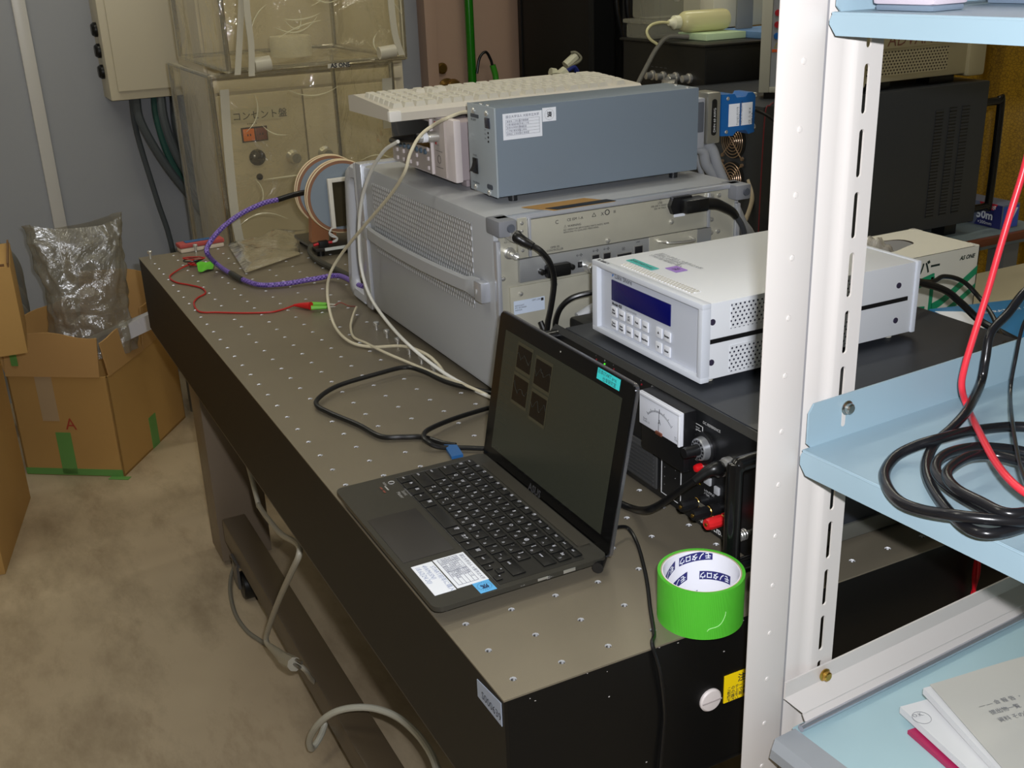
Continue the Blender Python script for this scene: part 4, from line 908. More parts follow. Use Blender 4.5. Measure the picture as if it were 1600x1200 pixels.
build(MB().text('ASUS', LP(.292, .0075, .0013), .0125, NX, uh, bold=.0004), 'maker_lettering', mat('dark_chrome', (92, 92, 96), .35, .6), lid)
s = build(MB().prism([LP(.142, .1905, .0013), LP(.1855, .1905, .0013), LP(.1855, .1785, .0013), LP(.142, .1785, .0013)], ud * .0003), 'cyan_tape_label', mat('cyan_tape', (60, 214, 214), .5), lid)
build(MB().text('近本START proj', LP(.1842, .1856, .0018), .0052, NX, uh).text('仕幸研究室', LP(.174, .1797, .0018), .0052, NX, uh), 'lettering', INK, s)
build(MB().lathe(LP(.264, .184, .001), ud, [(.0012, 0), (.001, .0004)], 10), 'camera_dot', STEEL, lid)

# ================================================================ green tape roll
tg = mat('green_cloth_tape', (82, 188, 50), .34)
nt = tg.node_tree; b = nt.nodes['Principled BSDF']; tc = [n for n in nt.nodes if n.type == 'TEX_COORD'][0]
gsep = nt.nodes.new('ShaderNodeSeparateXYZ'); nt.links.new(tc.outputs['Object'], gsep.inputs[0])
def mth(op, a, c=None):
    n = nt.nodes.new('ShaderNodeMath'); n.operation = op
    for i, v in enumerate((a, c)):
        if v is None: continue
        if isinstance(v, (int, float)): n.inputs[i].default_value = v
        else: nt.links.new(v, n.inputs[i])
    return n.outputs[0]
ang = mth('ARCTAN2', gsep.outputs[1], gsep.outputs[0]); ridge = mth('ADD', mth('SINE', mth('MULTIPLY', ang, 300.0)), mth('MULTIPLY', mth('SINE', mth('MULTIPLY', gsep.outputs[2], 9000.0)), .35))
bp = nt.nodes.new('ShaderNodeBump'); bp.inputs['Strength'].default_value = .45; bp.inputs['Distance'].default_value = .0004
nt.links.new(ridge, bp.inputs['Height']); nt.links.new(bp.outputs[0], b.inputs['Normal'])
TX, TY, TR, TI, TH = .2035, -.0015, .0415, .0372, .050
t = thing('tape_roll', 'roll of bright green cloth tape with printed white core on the table edge', 'tape', (TX, TY, 0))
def tubering(r0, r1, z0, z1, n=72):
    mb = MB(); o = Vector((TX, TY, 0)); u = Vector((1, 0, 0)); w = Vector((0, 1, 0)); Z = Vector((0, 0, 1))
    R = [mb.ring(o + Z * z, u, w, r, n) for r, z in ((r0, z0), (r0, z1), (r1, z1), (r1, z0))]
    for i in range(4): mb.bridge(R[i], R[(i + 1) % 4])
    return mb
build(tubering(TR, TI + .0013, 0, TH), 'tape', tg, t, 30)
build(tubering(TI + .0012, TI + .0002, .0002, TH - .0003), 'core', mat('core_cardboard', (178, 160, 132), .7), t, 30)
build(tubering(TI, TI - .0008, .0004, TH - .0006), 'core_lining', mat('glossy_white_core', (236, 236, 244), .3), t, 30)
lg = MB(); navy = mat('core_navy_print', (44, 44, 110), .4)
def core_logo(th0, z0, slope):
    L, H = .034, .0095; bmm = MB(); r = TI - .0011; pts = []
    N = 14
    def P(a, h): return Vector((TX + math.cos(th0 + a / r) * r, TY + math.sin(th0 + a / r) * r, z0 + h + a * slope))
    for k in range(N):
        a0, a1 = L * k / N, L * (k + 1) / N
        lg.poly([P(a0, 0), P(a1, 0), P(a1, H), P(a0, H)])
    tmp = MB().text('モノタロウ', (0, 0, 0), .0082, XD, YD, bold=.0002)
    r2 = TI - .0013
    vm = {}
    for v in tmp.bm.verts:
        a = .0012 + v.co.x * .8; h = H - .0018 - v.co.y
        vm[v] = wl_.bm.verts.new((TX + math.cos(th0 + a / r) * r2, TY + math.sin(th0 + a / r) * r2, z0 + h + a * slope))
    for f in tmp.bm.faces: wl_.bm.faces.new([vm[v] for v in f.verts])
    tmp.bm.free()
wl_ = MB()
LLL = 0
for th, z, s_ in ((1.70, .034, -.62), (1.30, .018, -.55), (.02, .022, -.12), (.62, .042, -.2), (2.55, .006, -.5), (-.75, .004, -.1), (3.3, .030, -.5), (4.2, .02, .3), (1.0, -.004, -.5)): core_logo(th, z, s_)
for v in list(lg.bm.verts): pass
bmesh.ops.bisect_plane(lg.bm, geom=lg.bm.verts[:] + lg.bm.edges[:] + lg.bm.faces[:], plane_co=(0, 0, TH - .001), plane_no=(0, 0, 1), clear_outer=True)
bmesh.ops.bisect_plane(lg.bm, geom=lg.bm.verts[:] + lg.bm.edges[:] + lg.bm.faces[:], plane_co=(0, 0, .001), plane_no=(0, 0, -1), clear_outer=True)
bmesh.ops.bisect_plane(wl_.bm, geom=wl_.bm.verts[:] + wl_.bm.edges[:] + wl_.bm.faces[:], plane_co=(0, 0, TH - .001), plane_no=(0, 0, 1), clear_outer=True)
bmesh.ops.bisect_plane(wl_.bm, geom=wl_.bm.verts[:] + wl_.bm.edges[:] + wl_.bm.faces[:], plane_co=(0, 0, .001), plane_no=(0, 0, -1), clear_outer=True)
co = build(lg, 'core_print', navy, t, 0); build(wl_, 'core_lettering', LABEL, co, 0)
tr = TR + .0004
build(MB().tube([(TX + math.cos(a) * tr, TY + math.sin(a) * tr, z) for a, z in ((-2.05, .0095), (-2.0, .012), (-1.85, .0135), (-1.75, .0155), (-1.68, .0195), (-1.63, .0245), (-1.62, .028))], .00035, 5), 'tape_end_crease', mat('pale_green_crease', (170, 226, 150), .4), t)

# ================================================================ cables on and around the table
def cable(name, lab, m_, r, pts, cat='cable', group=None, res=8, n=10): return single(MB().tube(pts, r, n, res), name, m_, lab, cat, group)
# white coaxial cable from the black boot
t = thing('coaxial_cable', 'white coaxial cable with black boot plugged into the function generator', 'cable', (0.2533,0.704,0.004))
pa = [(.268, .845, .346), (0.245,0.8194,0.3483), (0.24,0.8689,0.3281), (0.24,0.9342,0.287), (0.24,0.9886,0.2344), (0.24,1.0192,0.1743), (0.24,1.0254,0.1111), (0.24,0.9949,0.067), (0.235,0.908,0.0456), (0.23,0.7949,0.0352), (0.2503,0.72,0.012), (0.2665,0.652,0.004), (0.2775,0.5888,0.004), (0.2807,0.5446,0.004)]
build(MB().tube(pa[1:], .0028, 10, 8), 'jacket', WHITEC, t)
bt = MB().tube([(.2795, .833, .3475), (.268, .845, .3465), (.255, .870, .343), (0.246,0.8275,0.3463)], lambda u: .0068 - .0030 * u, 14, 6)
build(bt, 'boot', BLACKR, t)
build(MB().cyl((.2825, .833, .3475), (.312, .833, .3475), .0072, n=18).cyl((.300, .833, .3475), (.306, .833, .3475), .0085, n=18), 'connector', STEEL, t)
build(MB().cyl((.289, .833, .3475), (.297, .833, .3475), .0077, n=18), 'plastic_ring', LABEL, t)
# beige keyboard cable
cable('keyboard_cable', 'off-white cable from under the keyboard sweeping over the boot and down to the table', BEIGEC, .0026,
      [(.345, .765, .3785), (0.3369,0.772,0.3877), (0.3,0.755,0.3847), (0.29,0.7927,0.3695), (0.265,0.7843,0.3571), (0.245,0.7741,0.3364), (0.235,0.777,0.3091), (0.235,0.8425,0.2649), (0.23,0.9517,0.1997), (0.22,1.0596,0.1294), (0.2023,1.0894,0.085), (0.1946,1.0893,0.045), (0.1826,1.0278,0.014), (0.1818,0.9513,0.006), (0.2046,0.9054,0.005), (0.2398,0.8494,0.016), (0.2541,0.7901,0.018), (0.2617,0.7586,0.008), (0.257,0.7242,0.004)])
cable('sensor_cable', 'thin off-white cable curving from the analyser frame past the screws', BEIGEC, .0023,
      [(0.2525,1.108,0.012), (0.2338,1.0734,0.01), (0.2132,1.0307,0.004), (0.1987,0.9741,0.003), (0.2032,0.9257,0.006), (0.2097,0.8592,0.009), (0.2304,0.8017,0.004), (0.2495,0.7193,0.004), (0.2606,0.65,0.009), (0.276,0.613,0.004)])
# looped black power cord
cable('mains_cable', 'black mains cord making a wide loop on the table between analyser and laptop', BLACKR, .0036,
      [(0.3332,0.4557,0.005), (0.3195,0.5594,0.005), (0.2789,0.6231,0.005), (0.2437,0.6822,0.007), (0.2272,0.7411,0.01), (0.2081,0.7669,0.012), (0.1624,0.7634,0.012), (0.0973,0.754,0.01), (0.0592,0.7298,0.008), (0.0464,0.7061,0.006), (0.0538,0.6708,0.005), (0.0741,0.6073,0.005), (0.0866,0.554,0.005), (0.1122,0.537,0.0045), (0.1343,0.5232,0.0045), (0.1484,0.4914,0.005), (0.1609,0.4742,0.005)])
cable('usb_cable', 'black cable crossing the loop behind the laptop and carrying the blue tag', BLACKR, .0034,
      [(0.2927,0.5677,0.005), (0.2515,0.5629,0.006), (0.1922,0.546,0.01), (0.1446,0.5241,0.013), (0.1288,0.5045,0.013), (0.1304,0.4874,0.01), (0.1426,0.4784,0.005), (0.1705,0.4589,0.005), (0.2044,0.4333,0.005)])
tgm = mat('blue_cable_tag', (34, 92, 150), .45)
t2 = MB().prism([(0.148,0.4827,0.002), (0.1573,0.4618,0.008), (0.152,0.4308,0.008), (0.1412,0.4433,0.002)], (0, 0, .004)); single(t2, 'cable_tag', tgm, 'small blue tag on the black cable at the corner of the laptop', 'tag')
# laptop dc plug and cord
t = thing('charger_cord', 'thin black charger cord from the laptop corner running over the table front edge', 'cord', (0.2076,0.109,0.0))
build(MB().tube([(0.205,0.1657,0.012), (0.1901,0.1472,0.0095), (0.1708,0.1264,0.0085), (0.1566,0.1109,0.0085)], lambda u: .0044 + .0016 * min(1, u * 3), 12, 5), 'plug', BLACKR, t)
build(MB().tube([(0.1897,0.1504,0.012), (0.1995,0.1569,0.017), (0.2125,0.1607,0.017), (0.228,0.1628,0.01), (0.2246,0.1398,0.003), (0.2051,0.0981,0.0025), (0.1876,0.065,0.0025), (0.167,0.0298,0.0025), (0.1457,-0.0081,0.0025), (.1335, -.0235, .0035), (0.1384,-0.029,-0.025), (0.1457,-0.027,-0.0729), (0.1447,-0.027,-0.1025), (0.1411,-0.028,-0.1465), (0.1385,-0.03,-0.2156)], .0021, 8, 8), 'cord', BLACKR, t)
# din cable from laptop side to the power supply
t = thing('signal_cable', 'thick black cable plugged into the power supply front and dipping behind the laptop', 'cable', (.25, .2, 0))
build(MB().tube([(0.266,0.0944,0.0889), (0.262,0.1075,0.0761), (0.258,0.1268,0.0566), (0.255,0.146,0.0387), (0.25,0.1607,0.0279), (0.2623,0.2048,0.006), (0.2571,0.2308,0.004), (0.2519,0.2723,0.004), (0.2453,0.3375,0.004)], .0042, 12, 8), 'jacket', BLACKR, t)
build(MB().tube([(.293, .0905, .0965), (0.284,0.0853,0.1013), (0.276,0.0896,0.0972), (0.266,0.0955,0.0877)], lambda u: .0088 - .0042 * u, 16, 6), 'boot', BLACKR, t)
build(MB().cyl((.290, .0915, .0962), (.2965, .090, .0965), .0086, n=20), 'connector', STEEL, t)
# analyser rear cables
t = thing('gpib_cable', 'black cable from the upper analyser socket hanging down past its rear panel', 'cable', (.36, .54, 0))
build(MB().tube([(0.3089,0.547,0.2427), (0.3148,0.54,0.2389), (0.3258,0.53,0.2305), (0.34,0.53,0.2106), (0.3482,0.535,0.1828), (0.3461,0.54,0.1498), (0.3432,0.545,0.1256), (0.3413,0.55,0.1057), (.3385, .56, .12)], .0040, 10, 8), 'jacket', BLACKR, t)
build(MB().tube([(.303, .556, .248), (0.3039,0.552,0.2468), (0.3103,0.546,0.2418), (0.3175,0.536,0.2367)], lambda u: .0092 - .0040 * u, 14, 5), 'boot', BLACKR, t)
build(MB().cyl((.302, .570, .248), (.302, .553, .248), .0082, n=20), 'connector', STEEL, t)
cable('rear_patch_cable', 'black cable arching from the lower analyser rear towards the gaussmeter', BLACKR, .0040,
      [(.362, .56, .10), (0.3582,0.55,0.1215), (0.3613,0.54,0.1425), (0.3742,0.53,0.1567), (0.3993,0.52,0.1624), (0.4327,0.515,0.1626), (0.4828,0.51,0.1592)])
t = thing('power_cable', 'thick black mains cable plugged into the top of the analyser rear panel', 'cable', (.62, .55, .2))
pwp = MB().box(.577, .618, .548, .5745, .2425, .2625, .004); build(pwp, 'plug', BLACKR, t)
build(MB().tube([(.615, .558, .2525), (.632, .556, .250), (.645, .555, .245), (.665, .556, .234), (.675, .558, .225)], lambda u: .0095 - .004 * u, 14, 6), 'strain_relief', BLACKR, t)
build(MB().tube([(.673, .558, .228), (.690, .560, .205), (.700, .562, .17), (.712, .565, .10), (.715, .57, .01)], .0045, 10, 8), 'jacket', mat('grey_black_jacket', (60, 62, 66), .3), t)
# d-sub connectors, grey trunk cables and the blue adapter behind the driver box
dsm = mat('dull_chrome_hood', (168, 166, 156), .3, .7); dsp = mat('grey_plastic_hood', (150, 152, 158), .45)
t = thing('ribbon_connector', 'grey plastic-faced connector hood against the end of the driver box', 'connector', (.69, .70, .27))
build(MB().box(.688, .7085, .686, .722, .306, .384, .003), 'hood', dsp, t)
build(MB().box(.691, .705, .684, .6865, .332, .378, .002), 'label_plate', mat('dark_grey_print_plate', (86, 90, 98), .4), t)
build(MB().tube([(.698, .704, .307), (0.7192,0.704,0.298), (0.7306,0.708,0.2737), (0.7578,0.712,0.2449), (0.7865,0.716,0.2001), (0.8139,0.72,0.1408), (.775, .735, .01)], .0085, 14, 8), 'trunk_cable', GREYC, t)
t = thing('metal_connector', 'metal connector hood with black name plate between grey connector and blue adapter', 'connector', (.73, .70, .27))
build(MB().box(.7105, .7355, .682, .722, .312, .391, .003), 'hood', dsm, t)
build(MB().rrect((.7225, .6818, .353), (1, 0, 0), (0, 0, 1), .0095, .056, .0045, (0, -.001, 0)), 'name_plate', BLACKP, t)
build(MB().text('DHN 60 AWG', (.7250, .6804, .330), .006, (0, 0, 1), (-1, 0, 0)), 'lettering', WHITEINK, t)
build(MB().tube([(.7225, .70, .313), (0.7364,0.7,0.2967), (0.7493,0.702,0.2683), (0.7749,0.706,0.2247), (0.8072,0.71,0.1712), (0.8348,0.714,0.1222), (.81, .73, .01)], .0085, 14, 8), 'trunk_cable', GREYC, t)
t = thing('blue_adapter', 'blue plastic interface adapter with two white labels behind the driver box', 'adapter', (.78, .7, .3))
blm = mat('adapter_blue', (22, 92, 158), .42)
ab = MB().prism([(.738, .684, .322), (.762, .684, .320), (.770, .684, .327), (.788, .684, .327), (.794, .684, .320), (.805, .684, .322), (.805, .684, .379), (.800, .684, .385), (.790, .684, .385), (.785, .684, .379), (.768, .684, .379), (.763, .684, .385), (.738, .684, .386)], (0, .035, 0))
build(ab, 'body', blm, t)
build(MB().box(.7525, .774, .6832, .6838, .335, .370).box(.7775, .799, .6832, .6838, .335, .370), 'labels', LABEL, t)
build(MB().text('Keysight 82357B\nUSB/GPIB Interface\nMADE IN MALAYSIA', (.7705, .6828, .3365), .0042, (0, 0, 1), (-1, 0, 0)).text('CE ⚠ ▣ X\nISM 1-A\nICES-001', (.7955, .6828, .3365), .0052, (0, 0, 1), (-1, 0, 0)), 'lettering', INK, t)
ps = MB().cyl((.8055, .70, .378), (.818, .70, .378), .0038).cyl((.8055, .70, .328), (.818, .70, .328), .0038)
for x, z in ((.750, .379), (.749, .3275)): screw_mb(ps, (x, .6838, z), (0, -1, 0), .003)
build(ps, 'screws', STEEL, t)
build(MB().tube([(.8055, .70, .353), (.822, .70, .352), (.842, .69, .340), (.860, .68, .318), (.885, .68, .27), (.90, .70, .1), (.90, .72, .004)], .0028, 8), 'cord', BLACKR, t)
cable('stray_grey_cable', 'slim grey cable slanting down between the analyser corner and dark unit', GREYC, .0045, [(.705, .74, .33), (.735, .74, .28), (.765, .75, .21), (.80, .76, .12), (.83, .77, .01)])

# gaussmeter and power supply rear cables
cable('rear_cable', 'thick black cable leaving the gaussmeter back and crossing the blue carton', BLACKR, .0050, [(.664, .27, .205), (.672, .27, .205), (0.7894,0.27,0.1661), (0.824,0.26,0.142), (0.8417,0.24,0.1187), (0.8457,0.2,0.1084), (0.8605,0.16,0.0949)])
cable('rear_cable', 'thinner black cable arching up from the gaussmeter back towards the red leads', BLACKR, .0033, [(.664, .29, .212), (0.7976,0.3,0.1655), (0.8453,0.31,0.1627), (0.8849,0.31,0.1488), (0.8974,0.29,0.1281), (0.8784,0.25,0.1167), (0.8351,0.2,0.113), (0.7073,0.0886,0.153)])
t = thing('red_lead_pair', 'twisted red wires over the power supply back edge and down the table front', 'wire', (.56, -.04, -.1))
rd = mat('bright_red_wire', (214, 22, 40), .35)
for k in (0, 1):
    pts = []
    for i in range(40):
        z = .08 - i * .016; a = i * 1.1 + PI * k; pts.append((.5525 + math.cos(a) * .0022 + .0003 * i, -.031 + math.sin(a) * .0022, z))
    build(MB().tube([(0.6661,0.0139,0.157), (0.6727,0.0444,0.156), (0.6825,0.0738,0.152), (0.6631,0.0749,0.15), (.70, .02, .145), (.60, -.02, .12)] + pts, .0021, 8, 3), 'strand', rd, t)

# purple braided microwave cable
pur = bpy.data.materials.new('purple_braid'); pur.use_nodes = True; nt = pur.node_tree; b = nt.nodes['Principled BSDF']; b.inputs['Roughness'].default_value = .45
tc = nt.nodes.new('ShaderNodeTexCoord'); vo = nt.nodes.new('ShaderNodeTexChecker'); vo.inputs['Scale'].default_value = 260; vo.inputs[1].default_value = lin((140, 112, 196)); vo.inputs[2].default_value = lin((70, 52, 130)); nt.links.new(tc.outputs['Object'], vo.inputs[0]); nt.links.new(vo.outputs[0], b.inputs['Base Color'])
t = thing('microwave_cable', 'purple braided cable looping from the coil pair to the analyser front', 'cable', (0.1068,1.5161,0.0))
pp = [(0.2497,1.56,0.1329), (0.2159,1.56,0.129), (0.166,1.56,0.1124), (0.1221,1.56,0.0871), (0.0909,1.55,0.0608), (0.0818,1.53,0.0474), (0.1058,1.5733,0.012), (0.1167,1.4869,0.008), (0.1401,1.3849,0.007), (0.1838,1.3551,0.007), (0.2466,1.3438,0.01), (0.2935,1.3227,0.014), (.29, 1.17, .03), (.33, 1.15, .04)]
build(MB().tube(pp, .0052, 12, 8), 'braid', pur, t)
build(MB().tube([(0.3331,1.6,0.1337), (0.2897,1.57,0.1371), (0.2497,1.56,0.1329)], .0058, 12, 6), 'black_end', BLACKR, t)
build(MB().tube([(0.1164,1.4908,0.0085), (0.1195,1.461,0.0082), (0.1237,1.4314,0.0078)], .0062, 12, 4), 'heatshrink_band', mat('dark_heatshrink', (50, 50, 44), .4), t)
# red test lead with alligator clips
t = thing('test_lead', 'thin red test lead with a red and green alligator clip on the table', 'test lead', (0.024,1.2731,0.0))
rl = mat('red_lead_jacket', (176, 36, 30), .4)
build(MB().tube([(0.07,1.6159,0.008), (0.0533,1.6221,0.005), (0.0246,1.5954,0.003), (0.0043,1.5604,0.002), (0.0077,1.5123,0.002), (0.0262,1.4775,0.002), (0.0433,1.4385,0.002), (0.0416,1.3972,0.002), (0.0196,1.3708,0.002), (0.0057,1.3353,0.002), (0.0042,1.2788,0.002), (0.0321,1.2555,0.002), (0.0721,1.2243,0.002), (0.1139,1.2011,0.002), (0.1388,1.2031,0.002), (0.1659,1.2106,0.004)], .0017, 8, 8), 'wire', rl, t)
cl = build(MB().tube([(0.164,1.2081,0.005), (0.1743,1.1973,0.006), (0.1876,1.176,0.008)], lambda u: .002 + .0055 * u, 12, 4), 'clip_grip', mat('red_clip_grip', (200, 34, 34), .35), t)
build(MB().tube([(0.1904,1.1846,0.009), (0.2179,1.1701,0.008)], lambda u: .0042 - .0012 * u, 10, 1).tube([(0.1839,1.1644,0.008), (0.2153,1.1557,0.006)], lambda u: .0042 - .0012 * u, 10, 1), 'green_sleeve', mat('fresh_green_sleeve', (112, 190, 56), .35), t)
build(MB().tube([(0.2188,1.1733,0.007), (0.2317,1.1675,0.005)], .0012, 6, 1).tube([(0.2143,1.1563,0.006), (0.2277,1.1559,0.005)], .0012, 6, 1), 'jaws', STEEL, t)
cable('twisted_wire', 'thin brownish red wire pair from the clip to the analyser handle', mat('brown_red_wire', (130, 70, 58), .5), .0013, [(0.227,1.1611,0.005), (0.2399,1.161,0.009), (0.2513,1.1487,0.004), (0.2559,1.118,0.01)])
t = thing('taped_wires', 'bundle of red and black wires under a piece of lime green tape', 'wire bundle', (0.0913,1.6366,0.0))
tw = MB(); rn = random.Random(8)
for k in range(5):
    c = (0.0729,1.638,0.004); pts = [(c[0] + math.cos(a) * (.014 + .003 * k) * (1 if k % 2 else .8), c[1] + math.sin(a + k) * .016, .003 + .003 * k) for a in [q * .9 for q in range(8)]]
    tw.tube(pts, .0014, 6, 5, mi=k % 2)
build(tw, 'wires', [rl, BLACKR], t)
def tapef(u, v):
    a, c, d_, e = [Vector((0.071,1.6064,0.01)), Vector((0.1137,1.6288,0.004)), Vector((0.0636,1.5583,0.004)), Vector((0.0958,1.5645,0.003))]
    p = a.lerp(c, u).lerp(d_.lerp(e, u), v); p.z += .003 * math.sin(u * 7 + v * 3) * (1 - u) + .001; return p
build(MB().sheet(tapef, 10, 8), 'green_tape', mat('lime_tape', (96, 196, 44), .5), t)
build(MB().box(-.008, .008, -.006, .006, 0, .006, .002, M=Matrix.Translation(Vector((0.0811,1.6425,0.006)))), 'teal_piece', mat('teal_plastic', (90, 170, 140), .5), t)

# ================================================================ pair of coils on a base board
woodm = mat('orange_brown_wood', (158, 104, 66), .5, var=.12, vscale=30); copper = mat('copper_winding', (146, 104, 78), .5, .1); cream = mat('cream_flange_edge', (226, 206, 166), .5); disc = mat('blue_grey_disc', (134, 146, 158), .5)
t = thing('coil_pair', 'pair of large upright coils on a dark board behind the analyser handle', 'coil', (.40, 1.6, 0))
bd = build(MB().box(.315, .52, 1.538, 1.70, .012, .0195, .001), 'base_board', mat('dark_board', (44, 40, 36), .3), t)
build(MB().box(.335, .52, 1.536, 1.5385, .0125, .019), 'board_edge', mat('white_board_edge', (206, 210, 206), .5), bd)
ft = MB()
for x in (.33, .50):
    for y in (1.555, 1.685): ft.cyl((x, y, 0), (x, y, .0125), .008, n=14)
build(ft, 'feet', BLACKR, t)
for y0, nm in ((1.555, 'near'), (1.630, 'far')):
    c = Vector((.391, y0, .1225)); mb = MB()
    mb.lathe(c, (0, 1, 0), [(.0765, 0), (.0780, .0002), (.0800, .0010), (.0800, .0030), (.0785, .004)], 56, 1, [0, 1, 1, 1, 1])
    mb.lathe(c + Vector((0, .014, 0)), (0, 1, 0), [(.0765, 0), (.0780, .0002), (.0800, .0010), (.0800, .0030), (.0785, .004)], 56, 1, [0, 1, 1, 1, 1])
    co = build(mb, 'flanges', [copper, cream], t)
    build(MB().cyl(c + Vector((0, .003, 0)), c + Vector((0, .016, 0)), .075, n=56), 'winding', copper, co)
    build(MB().lathe(c + Vector((0, -.0006, 0)), (0, 1, 0), [(.0715, 0), (.0715, .001)], 56), 'face_disc', disc, co)
build(MB().prism([(.326, 1.600, .0195), (.366, 1.600, .0195), (.366, 1.600, .062), (.332, 1.600, .084)], (0, .022, 0)), 'wooden_post', woodm, t)
build(MB().box(.376, .384, 1.60, 1.62, .0195, .05), 'rear_post', woodm, t)
fr = MB().box(.3575, .3665, 1.540, 1.551, .058, .166, .001).box(.3665, .43, 1.540, 1.551, .158, .166, .001)
build(fr, 'white_frame', mat('ivory_profile', (226, 222, 212), .4), t)
build(MB().box(.367, .43, 1.545, 1.548, .060, .157), 'dark_plate', mat('dark_olive_plate', (58, 52, 38), .2), t)
tb = MB().box(.326, .346, 1.542, 1.556, .0196, .033, .001); build(tb, 'terminal_block', BLACKP, t)
build(MB().cyl((.314, 1.548, .026), (.325, 1.548, .028), .003).cyl((.3465, 1.548, .028), (.356, 1.546, .028), .003), 'red_crimps', mat('red_crimp', (190, 26, 40), .4), t)
cb = MB()
for k in (0, 1): cb.tube([(.355, 1.546, .028), (.364, 1.542, .030 + .003 * k), (.366, 1.541, .037), (.354, 1.541, .042 + .005 * k), (.350, 1.541, .050), (.356, 1.543, .058), (.364, 1.546, .062)], .0019, 8, 6)
build(cb, 'lead_wires', mat('grey_white_wire', (200, 200, 198), .4), t)
cable('dark_coil_cable', 'dark flat cable slanting from the coil board to the analyser front', mat('olive_black_jacket', (58, 56, 46), .5), .0065, [(.318, 1.58, .018), (.306, 1.55, .010), (.302, 1.48, .008), (.312, 1.38, .008), (.325, 1.28, .008), (.345, 1.20, .010)])
# ================================================================ steel shelving rack in front of the table
RO = Vector((.198, -.086, FZ)); RA = math.radians(4)
rackw = mat('white_rack_enamel', (208, 202, 197), 0.42); rackb = mat('pale_blue_shelf_enamel', (150, 174, 186), 0.42, bump=.03, bscale=60, var=.05, vscale=12)
t = thing('storage_rack', 'white slotted steel rack with pale blue shelves in front of the table', 'shelving', RO, RA)
def L(z): return z - FZ
# plain flange with pressed dimples
pf = MB().box(-.0045, .0425, 0, .0016, 0, 2.4, .0004)
for i in range(48):
    z = L(.5226) - .05 * i + .05 * 6
    if 0 < z < 2.4: pf.lathe((.0215, 0, z), (0, -1, 0), [(.0026, 0), (.0022, .0007), (.0012, .0009)], 10)
post = build(pf, 'post_flange', rackw, t, local=True)
# slotted channel: slanted return, rounded shoulder, slotted face built with real slots
ch = MB(); bm = ch.bm; sec = [(.0455, .020), (.0455, .0075), (.0475, .006), (.066, .0045), (.071, .0038), (.0745, .0018), (.0775, .0004), (.079, 0)]
zz = [0, 2.4]; pr = None
for x, y in sec:
    cur = [bm.verts.new((x, y, z)) for z in zz]
    if pr: bm.faces.new((pr[0], cur[0], cur[1], pr[1]))
    pr = cur
sx0, sx1, xe = .0867, .0923, .106
z = 0.0; p0 = L(.5157); zs = []
k = int(p0 / .05); tops = [p0 - .05 * j for j in range(-8, k + 1)]
tops = sorted(tp for tp in tops if .05 < tp < 2.38)
def q(x0, x1, z0, z1): bm.faces.new([bm.verts.new(p) for p in ((x0, 0, z0), (x1, 0, z0), (x1, 0, z1), (x0, 0, z1))])
q(.079, sx0, 0, 2.4); q(sx1, xe, 0, 2.4); prev = 0
for tp in tops:
    lo = tp - .0385; q(sx0, sx1, prev, lo)
    # rounded slot ends
    for (zc, s) in ((lo + .0028, -1), (tp - .0028, 1)):
        arc = [(.0895 + .0028 * math.cos(a), zc + s * .0028 * math.sin(a)) for a in [PI * j / 6 for j in range(7)]]
        half = arc[:4]; other = arc[3:]
        bm.faces.new([bm.verts.new((x, 0, w)) for x, w in half + [(sx1, lo if s < 0 else tp)]]); bm.faces.new([bm.verts.new((x, 0, w)) for x, w in other + [(sx0, lo if s < 0 else tp)]][::1])
    prev = tp
q(sx0, sx1, prev, 2.4)
bmesh.ops.remove_doubles(bm, verts=bm.verts, dist=2e-5)
g = bmesh.ops.extrude_face_region(bm, geom=bm.faces[:]); vs = [e for e in g['geom'] if isinstance(e, bmesh.types.BMVert)]
for v in vs: v.co.y += .0017
build(ch, 'slotted_channel', rackw, t, 40, local=True)
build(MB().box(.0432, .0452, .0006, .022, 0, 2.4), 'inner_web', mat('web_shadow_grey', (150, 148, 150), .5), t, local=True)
def ybolt(x, z, m_, lab, yb=-.003):
    o = build(MB().lathe((x, yb, z), (0, -1, 0), [(.0062, 0), (.0066, .0012), (.0048, .002), (.0048, .0052), (.0036, .0062), (.0018, .0062)], 22), 'bolt', m_, t, local=True, label=lab); return o
def shelf(zt, deep, wide, flh=.040, lip=.022, x0=.043, name='shelf'):
    mb = MB(); z = L(zt); r = .004
    mb.box(x0, x0 + wide, -deep, -.004, z - .0014, z)
    # left lip with clipped corners, rolled top edge
    mb.prism([(x0 - .001, -.006, z), (x0 - .001, -deep, z), (x0 - .001, -deep, z - lip), (x0 - .001, -.010, z - lip), (x0 - .001, -.003, z - lip + .008), (x0 - .001, -.003, z - .006)], (.0016, 0, 0))
    mb.tube([(x0 + .0004, -.006, z - .0012), (x0 + .0004, -deep, z - .0012)], .0016, 10, 1)
    # back flange, with clipped upper corner
    mb.prism([(x0 + .012, -.0030, z - .003), (x0 + .0045, -.0030, z + .004), (x0 + .0045, -.0030, z + flh - .008), (x0 + .010, -.0030, z + flh), (x0 + wide, -.0030, z + flh), (x0 + wide, -.0030, z - .003)], (0, -.0016, 0))
    mb.box(x0, x0 + wide, -deep - .0014, -deep, z - lip, z)
    return build(mb, name, rackb, t, 40, local=True)
s1 = shelf(.2015, .44, .78); s2 = shelf(.556, .44, .78, lip=.0165)
# the slot in the middle shelf's flange below its bolt
build(MB().rrect((.0895, -.0049, L(.2195)), (1, 0, 0), (0, 0, 1), .0045, .016, .0022, (0, .0002, 0)), 'flange_slot', rackw, s1, local=True)
nick = mat('nickel_bolt', (196, 190, 180), .22, 1.0)
ybolt(.0925, L(.2285), nick, 'nickel bolt of the middle shelf', -.0046); ybolt(.0905, L(-.047), BRASS, 'brass-coloured bolt of the lower bracket', -.006)
